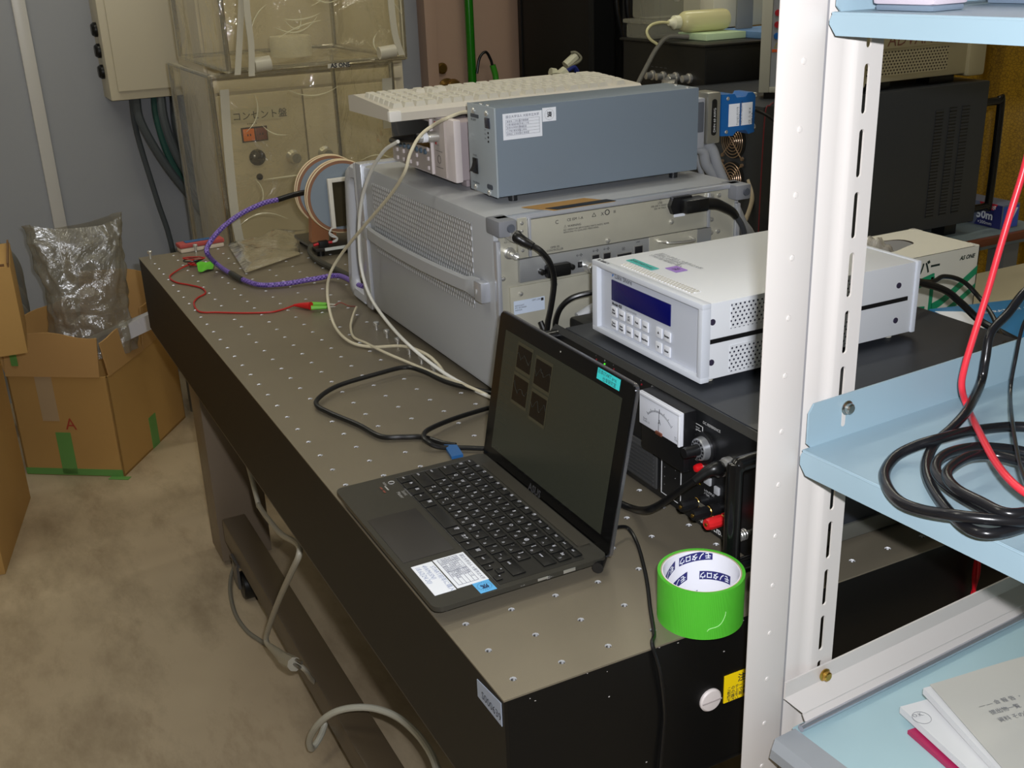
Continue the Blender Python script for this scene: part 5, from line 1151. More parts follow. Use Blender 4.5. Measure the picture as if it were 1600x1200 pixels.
# lower bracket and board
br = MB(); z = L(-.058)
br.prism([(.042, -.0022, z + .020), (.042, -.0022, z + .001), (.82, -.0022, z + .001), (.82, -.0022, z + .020)], (0, -.0018, 0))
br.prism([(.042, -.0040, z + .0015), (.056, -.016, z - .014), (.82, -.016, z - .014), (.82, -.0040, z + .0015)], (0, .0, .0016))
br.prism([(.055, -.016, z - .014), (.055, -.020, z - .020), (.82, -.020, z - .020), (.82, -.016, z - .014)], (0, .0016, 0))
build(br, 'bracket_rail', rackw, t, 20, local=True)
build(MB().tube([(.046, -.0225, z - .0215), (.82, -.0225, z - .0215)], .0035, 12, 1), 'edge_profile', mat('chrome_strip', (200, 204, 214), .25, .8), t, local=True)
zb = L(-.085)
build(MB().box(.046, .82, -.46, -.012, zb - .018, zb, .001), 'lower_board', mat('pale_teal_board', (160, 188, 194), .4, var=.05, vscale=8), t, local=True)
build(MB().prism([(.014, -.018, zb - .007), (.020, -.016, zb + .0015), (.0455, -.016, zb + .0015), (.0455, -.016, zb - .022), (.020, -.016, zb - .022), (.014, -.016, zb - .018)], (0, -.44, 0)), 'board_edging', mat('grey_edging', (150, 154, 158), .35), t, local=True)
# far post pair so that the shelves are carried
for (px0, py0) in ((.79, 0.0), (.79, -.44)):
    build(MB().box(px0, px0 + .045, py0 + .0, py0 + .0016, 0, 2.4).box(px0 + .0434, px0 + .045, py0 - .03, py0, 0, 2.4), 'post', rackw, t, local=True)

# ---------------- things on the shelves
def rack_pt(x, y, z):
    c, s = math.cos(RA), math.sin(RA); return (RO.x + c * x - s * y, RO.y + s * x + c * y, z)
ck = mat('glossy_black_cable', (24, 24, 27), .24)
Z0 = .2015
coil = [(0.5501,-0.07,0.3017), (0.5124,-0.075,0.2929), (0.4887,-0.078,0.2766), (0.4636,-0.082,0.2636), (0.4537,-0.088,0.2423), (0.4438,-0.094,0.2211), (0.3853,-0.1312,0.222), (0.3558,-0.1421,0.216), (0.3273,-0.151,0.212), (0.2949,-0.1721,0.211), (0.2722,-0.1962,0.21), (0.2524,-0.2292,0.209), (0.2358,-0.2644,0.212), (0.2405,-0.2822,0.214), (0.2683,-0.286,0.214), (0.3081,-0.2812,0.212), (0.3584,-0.2591,0.21), (0.3824,-0.2234,0.21), (0.3716,-0.2016,0.213), (0.3549,-0.1902,0.216), (0.3333,-0.183,0.219), (0.3035,-0.1849,0.222), (0.2812,-0.1933,0.222), (0.2686,-0.2072,0.22), (0.2617,-0.2284,0.219), (0.2583,-0.2549,0.219), (0.2568,-0.2809,0.221), (0.2779,-0.298,0.222), (0.3317,-0.2826,0.222), (0.3516,-0.2511,0.222), (0.3395,-0.2264,0.222), (0.3292,-0.205,0.222), (0.3035,-0.2022,0.225), (0.2695,-0.2142,0.226), (0.2545,-0.2351,0.226), (0.2526,-0.2589,0.226), (0.2544,-0.2847,0.227), (0.2891,-0.2934,0.228)]
single(MB().tube(coil, .0042, 12, 6), 'cable_coil', ck, 'coiled thick glossy black cable lying on the middle blue shelf', 'cable')
outer = [(0.4329,-0.1779,0.209), (0.4224,-0.1607,0.208), (0.4032,-0.1503,0.208), (0.3639,-0.1502,0.213), (0.3239,-0.1554,0.218), (0.305,-0.1498,0.214), (0.2872,-0.1471,0.208), (0.2617,-0.1608,0.2062), (0.2441,-0.1806,0.2062), (0.2339,-0.2033,0.2062), (0.2331,-0.2258,0.209), (0.2315,-0.2558,0.219), (0.2444,-0.2777,0.222), (0.2652,-0.2925,0.222), (0.2854,-0.3024,0.222)]
single(MB().tube(outer, .0045, 12, 8), 'looped_cable', ck, 'black cable bowing widest out of the coil on the middle blue shelf', 'cable')
single(MB().tube([(0.4731,-0.1,0.4874), (0.4606,-0.1,0.441), (0.4545,-0.1,0.4119), (0.4467,-0.1,0.3825), (0.4385,-0.1,0.3498), (0.4296,-0.1,0.3108), (0.4188,-0.1,0.2712), (0.4127,-0.1,0.2451), (0.4124,-0.1,0.2266), (0.4172,-0.105,0.2074), (0.3486,-0.175,0.226), (0.3061,-0.2251,0.232), (0.281,-0.26,0.236), (0.2725,-0.2843,0.236), (0.2753,-0.3028,0.236)], .0030, 12, 8), 'red_wire', mat('coral_red_wire', (226, 52, 66), .32), 'bright red wire hanging in front of the middle blue shelf', 'wire')
single(MB().tube([(0.5282,-0.08,0.2827), (0.497,-0.09,0.269), (0.4792,-0.1,0.2409), (0.4652,-0.11,0.2156), (0.3907,-0.1728,0.224), (0.3321,-0.2254,0.23), (0.2937,-0.2617,0.236), (0.2576,-0.3009,0.24)], .0017, 10, 8), 'thin_wire', ck, 'thin black wire dropping onto the coil from above on the middle shelf', 'wire')
# papers on the lowest board
t = thing('paper_stack', 'loose stack of printed papers over a crimson folder on the lowest shelf', 'papers', rack_pt(.25, -.12, -.085))
paper = mat('office_paper', (216, 216, 216), .6); 
def sheetp(corners, z, lift, name, m_, n=14, th=.0004):
    a, c, d_, e = [Vector(p) for p in corners]
    def f(u, v):
        p = a.lerp(c, u).lerp(d_.lerp(e, u), v); p.z = z + lift(u, v); return p
    mb = MB().sheet(f, n, n); g = bmesh.ops.extrude_face_region(mb.bm, geom=mb.bm.faces[:])
    for v in g['geom']:
        if isinstance(v, bmesh.types.BMVert): v.co.z += th
    return build(mb, name, m_, t, 30)
A = [(0.3299,-0.1549,-0.082), (0.43,-0.1719,-0.082), (0.3235,-0.2217,-0.082), (0.4437,-0.2572,-0.082)]
sheetp([A[0], (0.55,-0.1778,-0.082), (0.3207,-0.2516,-0.082), (0.5161,-0.2987,-0.082)], -.0845, lambda u, v: 0, 'folder', mat('crimson_folder', (168, 36, 84), .4), th=.004)
for k in range(7):
    ox = k * 1.6; sheetp([(0.3403,-0.1341,-0.08), (0.5457,-0.1663,-0.08), (0.3219,-0.2635,-0.08), (0.5184,-0.3027,-0.08)], -.079 + .0011 * k, lambda u, v, k=k: .003 * math.sin(u * 3 + k) * u + .0015 * v, 'sheet', paper)
for k in range(6):
    sheetp([(0.3668,-0.1359,-0.075), (0.5684,-0.1628,-0.075), (0.3261,-0.2971,-0.075), (0.531,-0.3167,-0.075)], -.070 + .0012 * k, lambda u, v, k=k: .004 * math.sin(u * 4) * u + .004 * (1 - v) * (1 - u), 'sheet', paper)
top = sheetp([(0.373,-0.1377,-0.068), (0.5573,-0.1627,-0.068), (0.322,-0.3112,-0.068), (0.5219,-0.321,-0.068)], -.060, lambda u, v: .004 * math.sin(u * 4) * u + .003 * (1 - v), 'sheet', mat('aged_top_paper', (190, 188, 180), .6))
tx = MB()
c0 = Vector((0.3803,-0.1896,-0.06)); xd = (Vector((0.4287,-0.1984,-0.06)) - c0).normalized(); yd = Vector((0, 0, 1)).cross(xd)
for k, s_ in enumerate(('— — 会 報 告 ・', '  提出物一覧', '  資料 その他')): tx.text(s_, c0 - yd * .011 * k + Vector((0, 0, .0085)), .0065, xd, yd)
build(tx, 'lettering', INKL, top)
tx = MB().text('O.K.', Vector((0.337,-0.1543,-0.07)) + Vector((0, 0, .0006)), .006, xd, yd).torus(Vector((0.3431,-0.1578,-0.07)) + Vector((0, 0, .0005)), (0, 0, 1), .0085, .0002, 28, 5)
build(tx, 'stamp', INKL, top)
# things standing on the top shelf
Zt = .556
t = thing('lilac_box', 'pinkish grey plastic foot of a device standing on the top blue shelf', 'device', rack_pt(.12, -.03, Zt))
pk = mat('lilac_grey_plastic', (196, 184, 194), .4)
def onrack(x0, x1, y0, y1, z0, z1, bev=.002): 
    mb = MB().box(x0, x1, y0, y1, z0, z1, bev); mb.xform(Matrix.Translation((RO.x, RO.y, 0)) @ Matrix.Rotation(RA, 4, 'Z')); return mb
build(onrack(.066, .104, -.075, -.02, Zt + .004, Zt + .18, .004), 'body', pk, t)
build(onrack(.068, .102, -.073, -.022, Zt, Zt + .0045), 'base_plate', mat('slate_base', (110, 124, 140), .4), t)
t = thing('lilac_case', 'wide pinkish grey case standing further along the top blue shelf', 'device', rack_pt(.3, -.1, Zt))
mbx = onrack(.150, .50, -.16, -.03, Zt + .012, Zt + .18, .008); build(mbx, 'body', pk, t)
build(onrack(.170, .48, -.155, -.04, Zt, Zt + .0125), 'base', mat('slate_base', (110, 124, 140)), t)

# ================================================================ bench behind with instruments
BZ = -.075
benchm = mat('blue_grey_bench_top', (118, 132, 136), .45); legd = mat('grey_bench_frame', (120, 122, 120), .5)
t = thing('work_bench', 'blue-grey bench behind the optical table carrying dark instruments', 'bench', (1.9, 1.6, FZ))
build(MB().box(1.20, 2.04, 1.06, 2.05, BZ - .035, BZ, .006), 'bench_top', benchm, t)
build(MB().box(1.62, 2.03, 1.045, 1.059, BZ - .020, BZ - .001, .002), 'wooden_edge', mat('reddish_wood_edge', (110, 58, 36), .5), t)
for x in (1.23, 1.96):
    for y in (1.1, 1.97): build(MB().box(x, x + .05, y, y + .05, FZ, BZ - .0355), 'leg', legd, t)
build(MB().box(1.2805, 1.9595, 1.10, 1.13, -.55, -.50), 'stretcher', legd, t)
dk = mat('charcoal_steel_cover', (50, 53, 57), .45, bump=.04, bscale=400)
dsv = holes('charcoal_side_vents', (50, 53, 57), (12, 12, 14), 'XZ', .50, .0075, .30, .0018, .42, 0)
t = thing('charcoal_amplifier', 'big charcoal instrument with two wire fan guards under the cream instrument', 'measuring instrument', (1.5, 1.3, BZ))
build(MB().box(1.168, 1.835, 1.10, 1.50, -.045, .288, .004), 'case', dk, t)
for x0, x1, z0, z1 in ((1.668, 1.692, -.015, .235), (1.712, 1.734, -.015, .238), (1.752, 1.776, -.015, .238)): build(MB().box(x0, x1, 1.0985, 1.1005, z0, z1), 'side_vent', dsv, t)
build(MB().tube([(1.83, 1.115, .235), (1.885, 1.115, .235), (1.898, 1.115, .222), (1.898, 1.115, -.005), (1.885, 1.115, -.018), (1.83, 1.115, -.018)], .0095, 12, 5), 'front_handle', hdm, t)
for x in (1.23, 1.76): build(MB().box(x, x + .04, 1.12, 1.16, BZ, -.0445, .002), 'foot', BLACKR, t)
fgd = mat('fan_wire', (176, 150, 126), .3, .8)
for z in (.207, .125):
    c = Vector((1.160, 1.190, z)); mb = MB()
    for k in range(5): mb.torus(c, (1, 0, 0), .008 + .0068 * k, .0011, 34, 5)
    for a in (.785, 2.356):
        d_ = Vector((0, math.cos(a), math.sin(a))) * .044; mb.tube([c - d_, c + d_], .0013, 6, 1)
    for a in (.785, 2.356, 3.927, 5.498): mb.lathe(c + Vector((.004, math.cos(a) * .048, math.sin(a) * .048)), (-1, 0, 0), [(.0045, 0), (.004, .004)], 12)
    fg_ = build(mb, 'fan_guard', fgd, t)
    build(MB().lathe(c + Vector((.0068, 0, 0)), (1, 0, 0), [(.038, 0), (.038, .0006)], 36), 'fan_opening', mat('fan_dark', (18, 18, 18), .6), fg_)
cable('red_string', 'thin red cord hanging down the corner of the charcoal instrument', mat('dull_red_cord', (120, 34, 44), .6), .0014, [(1.21, 1.12, .291), (1.18, 1.095, .290), (1.166, 1.092, .27), (1.165, 1.094, .1), (1.165, 1.094, -.02)])
tub = mat('cloudy_tube', (190, 176, 150), .3)
cable('wire_bundle', 'brown and clear tubing hanging before the lower fan guard', tub, .005, [(1.17, 1.14, .13), (1.165, 1.12, .09), (1.15, 1.13, .03), (1.14, 1.15, -.02), (1.21, 1.04, -.07)])
cable('ribbon_tube', 'cloudy tube arching beside the analyser corner under the fan guards', mat('grey_cloudy_tube', (150, 152, 160), .3), .009, [(1.24, 1.06, -.0), (1.21, 1.06, .025), (1.18, 1.055, .01), (1.165, 1.05, -.03), (1.205, 1.05, -.066)])
# cream instrument on top
crm = mat('cream_instrument_enamel', (196, 188, 160), .42)
crv = holes('cream_instrument_vents', (196, 188, 160), (76, 66, 56), 'XZ', .0095, .0066, .0028, .0021, .42, 0)
t = thing('spectrum_analyser', 'cream perforated instrument with embossed lettering on the charcoal one', 'measuring instrument', (1.65, 1.3, .288))
build(MB().box(1.462, 1.79, 1.125, 1.34, .306, .60, .006), 'case', crm, t)
build(MB().box(1.775, 1.83, 1.115, 1.35, .300, .605, .008), 'front_frame', crm, t)
build(MB().box(1.435, 1.4615, 1.115, 1.35, .300, .605, .006), 'rear_frame', crm, t)
build(MB().box(1.47, 1.715, 1.1235, 1.1252, .320, .372), 'side_vent', crv, t)
pn = build(MB().box(1.50, 1.745, 1.1222, 1.1252, .378, .50, .001), 'brand_plate', crm, t)
build(MB().text('ADVANTEST', (1.522, 1.1215, .383), .040, XD, UP, bold=-.0002, shear=.15), 'lettering', mat('dusty_rose_lettering', (132, 86, 74), .5), pn)
for x in (1.48, 1.68): build(MB().box(x, x + .08, 1.14, 1.18, .2885, .3065, .003), 'foot', BLACKR, t)
t = thing('jack_unit', 'narrow cream unit with red and blue round marks standing on the charcoal instrument', 'measuring instrument', (1.2363, 1.2, .288), math.radians(-39.6))
build(MB().box(0, .165, .008, .075, .018, .225, .004), 'case', crm, t, local=True)
build(MB().box(-.001, .021, 0, .0075, .014, .228, .002).box(.021, .166, 0, .0075, .014, .026, .002).box(.021, .166, 0, .0075, .216, .228, .002), 'frame', mat('pale_frame', (196, 196, 186), .4), t, local=True)
build(MB().box(.01, .15, .01, .07, 0, .0185), 'base', BLACKR, t, local=True)
rpn = build(MB().box(.0215, .1645, .0035, .0078, .0265, .2155), 'jack_panel', mat('grey_jack_panel', (160, 164, 174), .4), t, local=True)
for x, z, c in ((.032, .178, 'r'), (.032, .154, 'r'), (.032, .131, 'b'), (.047, .178, 'k'), (.047, .154, 'k'), (.064, .178, 'r'), (.064, .154, 'k')):
    mm = {'r': mat('jack_red', (180, 32, 50), .4), 'b': mat('jack_blue', (26, 104, 190), .4), 'k': BLACKP}[c]
    build(MB().lathe((x, .0035, z), (0, -1, 0), [(.0068, 0), (.0064, .003), (.003, .003)], 18), 'round_mark', mm, rpn, local=True, label={'r': 'red round mark', 'b': 'blue round mark', 'k': 'black round mark'}[c])
build(MB().box(.023, .06, .0028, .0034, .098, .104), 'orange_strip', mat('orange_strip', (226, 98, 50), .5), rpn, local=True)
build(MB().text('△', (.026, .0030, .107), .014, XD, UP), 'yellow_triangle', mat('olive_yellow', (190, 180, 60), .5), rpn, local=True)
# black chassis with connectors
bk = mat('satin_black_chassis', (17, 17, 16), .45)
t = thing('black_chassis', 'black box with a row of coaxial sockets behind the driver box', 'electronics box', (1.5, 1.7, BZ))
build(MB().box(1.325, 1.80, 1.515, 1.88, BZ + .01, .374, .003), 'case', bk, t)
build(MB().box(1.318, 1.81, 1.508, 1.89, .3745, .380, .002), 'lid', mat('black_lid_edge', (30, 29, 27), .4), t)
build(MB().box(1.3275, 1.80, 1.5125, 1.5152, .255, .365, .001), 'side_ridge', bk, t)
for y, z in ((1.735, .293), (1.687, .294), (1.632, .296), (1.575, .297)): build(MB().lathe((1.325, y, z), (-1, 0, 0), [(.0125, 0), (.0125, .006), (.009, .008), (.009, .024), (.006, .025)], 18), 'socket', STEEL, t)
build(MB().text('—   —   —   —', (1.3235, 1.745, .312), .011, NX, UP), 'lettering', INKL, t)
build(MB().tube([(1.305, 1.632, .292), (1.285, 1.625, .286), (1.28, 1.605, .285), (1.29, 1.585, .288)], .009, 10, 5), 'elbow_adapter', STEEL, t)
build(MB().box(1.35, 1.77, 1.55, 1.86, BZ, BZ + .0105), 'base', BLACKR, t)
# on the chassis: clear containers, wash bottle, blue folder, grey bar
fro = bpy.data.materials.new('frosted_plastic'); fro.use_nodes = True; nt = fro.node_tree; b = nt.nodes['Principled BSDF']; b.inputs['Base Color'].default_value = lin((186, 184, 166)); b.inputs['Roughness'].default_value = .3; b.inputs['Alpha'].default_value = .28
fro2 = mat('milky_bottle', (226, 220, 168), .25, alpha=.8)
t = thing('clear_container', 'low clear plastic container with lid at the edge of the black box', 'container', (1.4, 1.86, .38))
build(MB().box(1.328, 1.50, 1.755, 1.872, .3805, .418, .006), 'tub', fro, t); build(MB().box(1.321, 1.507, 1.748, 1.879, .4185, .429, .004), 'lid', fro, t)
t = thing('tall_clear_container', 'taller clear plastic container stacked on the low one', 'container', (1.45, 1.86, .43))
build(MB().box(1.345, 1.495, 1.765, 1.870, .4295, .56, .008), 'tub', fro, t)
t = thing('wash_bottle', 'milky wash bottle with bent tube lying on its side on the black box', 'bottle', (1.45, 1.58, .38))
build(MB().lathe((1.366, 1.68, .4245), (1, -.02, -.0), [(.012, 0), (.020, .004), (.025, .012), (.0268, .026), (.0268, .132), (.024, .142), (.014, .147)], 32), 'bottle_body', fro2, t)
build(MB().lathe((1.3655, 1.68, .4245), (-1, .02, 0), [(.014, 0), (.017, .003), (.017, .018), (.010, .024), (.007, .034)], 26), 'cap', mat('milky_cap', (234, 232, 200), .35), t)
build(MB().tube([(1.335, 1.681, .4250), (1.306, 1.682, .427), (1.280, 1.682, .422), (1.266, 1.68, .408), (1.272, 1.675, .390), (1.292, 1.672, .376)], .0036, 10, 7), 'bent_tube', fro2, t)
single(MB().box(1.39, 1.515, 1.60, 1.72, .3810, .3970, .001), 'bottle_label_card', mat('pale_green_card', (196, 220, 178), .5), 'pale green card under the wash bottle', 'card')
single(MB().box(1.517, 1.80, 1.53, 1.73, .3805, .3965, .002), 'blue_folder', mat('sky_blue_folder', (110, 148, 196), .45), 'blue folder lying flat on the black box beside the wash bottle', 'folder')
single(MB().box(1.512, 1.79, 1.735, 1.87, .398, .470, .003), 'white_carton', mat('aged_white_carton', (206, 202, 184), .5), 'white printed carton behind the wash bottle on the black box', 'carton')
single(MB().box(1.548, 1.600, 1.68, 1.686, .397, 1.2, .001), 'grey_upright', mat('grey_upright_paint', (138, 140, 140), .45), 'grey flat metal upright behind the end of the wash bottle', 'upright')
cable('grey_lead_pair', 'grey twin cable rising from behind the driver box to the wash bottle', mat('dusty_grey_jacket', (104, 102, 94), .5), .0060, [(1.2048,1.66,0.2331), (1.2237,1.66,0.2788), (1.2555,1.665,0.3229), (1.2893,1.67,0.3653), (1.3275,1.675,0.3906), (1.38, 1.66, .388)])
# small cream box and 50 m wrap carton
t = thing('wrap_carton', 'blue and grey wrap film carton printed 50m at the end of the bench', 'carton', (1.945, 1.2, BZ))
cb = build(MB().box(1.915, 1.975, 1.085, 1.40, BZ, BZ + .060, .001), 'carton', mat('carton_grey_blue', (104, 112, 132), .4), t)
cx_ = 1.9146
build(MB().prism([(cx_, 1.086, BZ + .001), (cx_, 1.165, BZ + .001), (cx_, 1.135, BZ + .058), (cx_, 1.086, BZ + .058)], (-.0005, 0, 0)), 'navy_print', mat('navy_carton_print', (40, 44, 104), .4), cb)
build(MB().prism([(cx_ - .0006, 1.10, BZ + .060), (cx_ - .0006, 1.155, BZ + .060), (cx_ - .0006, 1.145, BZ + .044), (cx_ - .0006, 1.11, BZ + .044)], (-.0004, 0, 0)), 'red_print', mat('red_carton_print', (196, 44, 60), .4), cb)
build(MB().text('50m', (cx_ - .0014, 1.160, BZ + .020), .028, NX, UP, bold=.0009).text('×300mm', (cx_ - .0014, 1.155, BZ + .006), .012, NX, UP).text('ジャンボ', (cx_ - .0014, 1.150, BZ + .0465), .0115, NX, UP, bold=.0003), 'lettering', LABEL, cb)
build(MB().prism([(1.918, 1.0846, BZ + .003), (1.972, 1.0846, BZ + .003), (1.972, 1.0846, BZ + .056), (1.918, 1.0846, BZ + .056)], (0, -.0005, 0)), 'end_print', mat('end_print_blue', (60, 92, 190), .4), cb)
build(MB().prism([(1.925, 1.0838, BZ + .01), (1.945, 1.0838, BZ + .01), (1.968, 1.0838, BZ + .05), (1.950, 1.0838, BZ + .05)], (0, -.0004, 0)), 'white_stripe', LABEL, cb)
def onM(M, pts, d, mb): return mb.prism([M @ Vector(p) for p in pts], M.to_3x3() @ Vector(d))
# ================================================================ white glove carton behind the power supply
t = thing('cover_carton', 'white carton with green wave stripes and opened top behind the gaussmeter', 'carton', (1.02, .53, 0))
wc = mat('white_carton_board', (214, 210, 196), .5); GX0, GX1, Q0, Q1, QZ = .86, 1.135, .495, .640, .126
mb = MB().box(GX0, GX1, Q0, Q0 + .002, 0, QZ).box(GX0, GX1, Q1 - .002, Q1, 0, QZ).box(GX0, GX0 + .002, Q0, Q1, 0, QZ).box(GX1 - .002, GX1, Q0, Q1, 0, QZ).box(GX0, GX1, Q0, Q1, 0, .002)
build(mb, 'box_walls', wc, t)
tp = MB(); bm = tp.bm; n = 36; cx, cy = .985, .580
o_, i_ = [], []
for k in range(n):
    a = 2 * PI * k / n; ca, sa = math.cos(a), math.sin(a)
    s = 1 / max(abs(ca) / ((GX1 - GX0) / 2), abs(sa) / ((Q1 - Q0) / 2)); o_.append(bm.verts.new(((GX0 + GX1) / 2 + ca * s, (Q0 + Q1) / 2 + sa * s, QZ)))
    i_.append(bm.verts.new((cx + ca * .078, cy + sa * .034 + .003 * math.sin(5 * a), QZ)))
tp.bridge(o_, i_); build(tp, 'top_with_opening', wc, t, 0)
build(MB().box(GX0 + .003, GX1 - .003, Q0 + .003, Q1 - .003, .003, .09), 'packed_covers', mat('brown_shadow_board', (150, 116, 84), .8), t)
gl = MB(); rnd = random.Random(4)
gl.sheet(lambda u, v: (cx - .05 + .085 * u, cy - .02 + .04 * v, QZ - .01 + .028 * math.sin(PI * u) * math.sin(PI * v) + .006 * math.sin(u * 19) * math.sin(v * 15)), 20, 14)
build(gl, 'crumpled_cover', vinyl('frosty_film', (226, 222, 212), body=.45, gloss=.3, crinkle=.8, scale=30), t, 60)
gr_ = MB()
def wave(pts, wd):
    P = catmull([Vector((x, Q0 - .0004, z)) for x, z in pts], 8)
    for i in range(len(P) - 1): gr_.prism([P[i], P[i + 1], P[i + 1] + Vector((0, 0, wd)), P[i] + Vector((0, 0, wd))], (0, -.0004, 0))
wave([(.865, .012), (.92, .040), (.975, .066), (1.025, .078), (1.035, .079)], .015); wave([(1.035, .028), (1.06, .036), (1.10, .058), (1.134, .078)], .014)
wave([(.865, -.0), (.92, .020), (.97, .034), (1.02, .030)], .010); wave([(1.035, .004), (1.08, .022), (1.134, .050)], .011)
gr_.prism([(1.028, Q0 - .0004, .026), (1.036, Q0 - .0004, .026), (1.036, Q0 - .0004, .088), (1.028, Q0 - .0004, .088)], (0, -.0004, 0))
build(gr_, 'green_waves', mat('teal_green_print', (24, 140, 96), .45), t, 0)
build(MB().text('シューズカバー', (.882, Q0 - .0006, .098), .0235, XD, UP, bold=.0007).text('AS ONE', (1.090, Q0 - .0006, .107), .0095, XD, UP, bold=.0004, shear=.3), 'lettering', mat('green_black_ink', (26, 44, 36), .5), t)
t = thing('blue_carton', 'blue carton with a white label behind the power supply edge', 'carton', (1.0, .3, 0))
M = Matrix.Translation((1.04, .345, 0)) @ Matrix.Rotation(math.radians(-14), 4, 'Z')
bc = build(MB().box(-.085, .085, -.085, .085, 0, .055, .001, M=M), 'carton', mat('carton_blue', (36, 116, 168), .4), t)
build(MB().text('LABORATORY ONE', M @ Vector((-.035, .035, .0556)), .013, M.to_3x3() @ Vector((1, 0, 0)), M.to_3x3() @ Vector((0, 1, 0))), 'lettering', LABEL, bc)
build(onM(M, [(-.084, -.02, .0552), (-.045, -.03, .0552), (-.045, .055, .0552), (-.084, .07, .0552)], (0, 0, .0005), MB()), 'white_label', LABEL, bc)
single(MB().box(1.14, 1.175, .30, .75, 0, .004).box(1.0, 1.14, .68, .75, 0, .003), 'cream_board', mat('cream_board', (206, 198, 160), .6), 'cream strip of board at the right table edge by the cartons', 'board')
single(MB().box(.46, .66, .488, .53, .0, .118, .002), 'cream_bar', mat('cream_bar', (196, 190, 160), .5), 'cream bar between the power supply and the analyser', 'bar')
single(MB().box(.372, .455, .486, .536, 0, .128, .004), 'black_adapter_block', BLACKP, 'black power adapter block standing behind the laptop lid', 'adapter')
t = thing('grey_hose', 'pale grey hose lying behind the cream bar against the analyser back', 'hose', (.55, .545, .1))
build(MB().tube([(.395, .552, .118), (.43, .550, .130), (.50, .548, .132), (.60, .548, .130)], .0075, 12, 6), 'hose', mat('pale_grey_hose', (180, 182, 186), .4), t)
# yellow mesh-reinforced curtain and beige cabinet at the right
cm = mat('amber_mesh_curtain', (158, 122, 16), .45, var=.45, vscale=3.2)
mb = MB().sheet(lambda u, v: (2.12 + 1.4 * u, 2.42 - .75 * u + .035 * math.sin(u * 46), FZ + .002 + 2.4 * v), 110, 4)
o = single(mb, 'mesh_curtain', cm, 'amber yellow mesh-reinforced curtain hanging at the far right behind the bench', 'curtain', smooth=60)
nt = cm.node_tree; b = nt.nodes['Principled BSDF']; vo = nt.nodes.new('ShaderNodeTexVoronoi'); vo.feature = 'DISTANCE_TO_EDGE'; vo.inputs['Scale'].default_value = 95
tc = [n for n in nt.nodes if n.type == 'TEX_COORD'][0]; nt.links.new(tc.outputs['Object'], vo.inputs['Vector'])
rp_ = nt.nodes.new('ShaderNodeValToRGB'); rp_.color_ramp.elements[0].color = (.35, .32, .25, 1); rp_.color_ramp.elements[1].color = (1, 1, 1, 1); rp_.color_ramp.elements[1].position = .12; nt.links.new(vo.outputs['Distance'], rp_.inputs[0])
mxx = nt.nodes.new('ShaderNodeMix'); mxx.data_type = 'RGBA'; mxx.blend_type = 'MULTIPLY'; mxx.inputs['Factor'].default_value = .8
src = b.inputs['Base Color'].links[0].from_socket; nt.links.new(src, mxx.inputs['A']); nt.links.new(rp_.outputs[0], mxx.inputs['B']); nt.links.new(mxx.outputs['Result'], b.inputs['Base Color'])
t = thing('side_desk', 'low beige desk surface with grey rounded edge beyond the cartons', 'desk', (1.9, .6, FZ))
build(MB().box(1.30, 2.6, .30, .98, -.16, -.13, .004), 'desk_top', mat('beige_desk_top', (190, 180, 150), .5), t)
for x in (1.33, 2.5):
    for y in (.33, .9): build(MB().box(x, x + .04, y, y + .04, FZ, -.1605), 'leg', legd, t)
# black equipment rack at the back
t = thing('equipment_rack', 'tall black equipment rack with hanging cables beside the pink door', 'rack', (1.7, 2.8, FZ))
bkr = mat('rack_black', (12, 12, 12), .5)
build(MB().box(1.565, 1.585, 2.46, 2.48, FZ, 1.5).box(2.19, 2.21, 2.46, 2.48, FZ, 1.5).box(1.565, 1.585, 2.93, 2.95, FZ, 1.5).box(2.19, 2.21, 2.93, 2.95, FZ, 1.5).box(1.565, 2.21, 2.46, 2.48, 1.48, 1.5), 'frame', bkr, t)
build(MB().box(1.57, 1.576, 2.48, 2.94, FZ + .05, 1.47).box(1.59, 2.19, 2.93, 2.94, FZ + .05, 1.47), 'panels', mat('rack_panel_black', (17, 17, 16), .55), t)
build(MB().box(1.72, 1.80, 2.50, 2.55, -.3, .50, .01).box(1.79, 1.795, 2.47, 2.50, -.3, 1.2), 'cable_duct', mat('duct_black', (24, 24, 22), .45), t)
build(MB().box(1.84, 2.19, 2.452, 2.462, -.2, 1.2, .001), 'front_panel', mat('rack_panel_black', (30, 30, 27)), t)
build(MB().lathe((1.90, 2.452, .445), (0, -1, 0), [(.012, 0), (.012, .01), (.006, .014)], 16), 'latch', STEEL, t)
rc_ = MB()
for k, (x, dz) in enumerate(((1.66, 0), (1.70, .1), (1.76, -.05), (1.83, .05))): rc_.tube([(x, 2.49, 1.2), (x + .03, 2.47, .7 + dz), (x + .01, 2.46, .45), (x + .05, 2.47, .25), (x + .02, 2.48, .0), (x, 2.49, -.5)], .008, 8, 6)
build(rc_, 'hanging_cables', BLACKR, t)
t = thing('connector_bundle', 'bundle of white and blue connectors spilling from the black rack', 'connectors', (1.62, 2.36, .2))
wh = mat('ivory_connector', (206, 204, 180), .4); bl_ = mat('deep_blue_wire', (30, 44, 120), .4)
build(MB().tube([(1.4433,2.4,0.2633), (1.4813,2.4,0.2899)], .016, 10, 1).tube([(1.3825,2.36,0.2279), (1.42,2.36,0.2502)], .02, 8, 1).tube([(1.3759,2.38,0.2502), (1.3943,2.38,0.2468)], .014, 8, 1).tube([(1.478,2.38,0.2246), (1.4923,2.38,0.2314)], .014, 8, 1), 'white_plugs', wh, t)
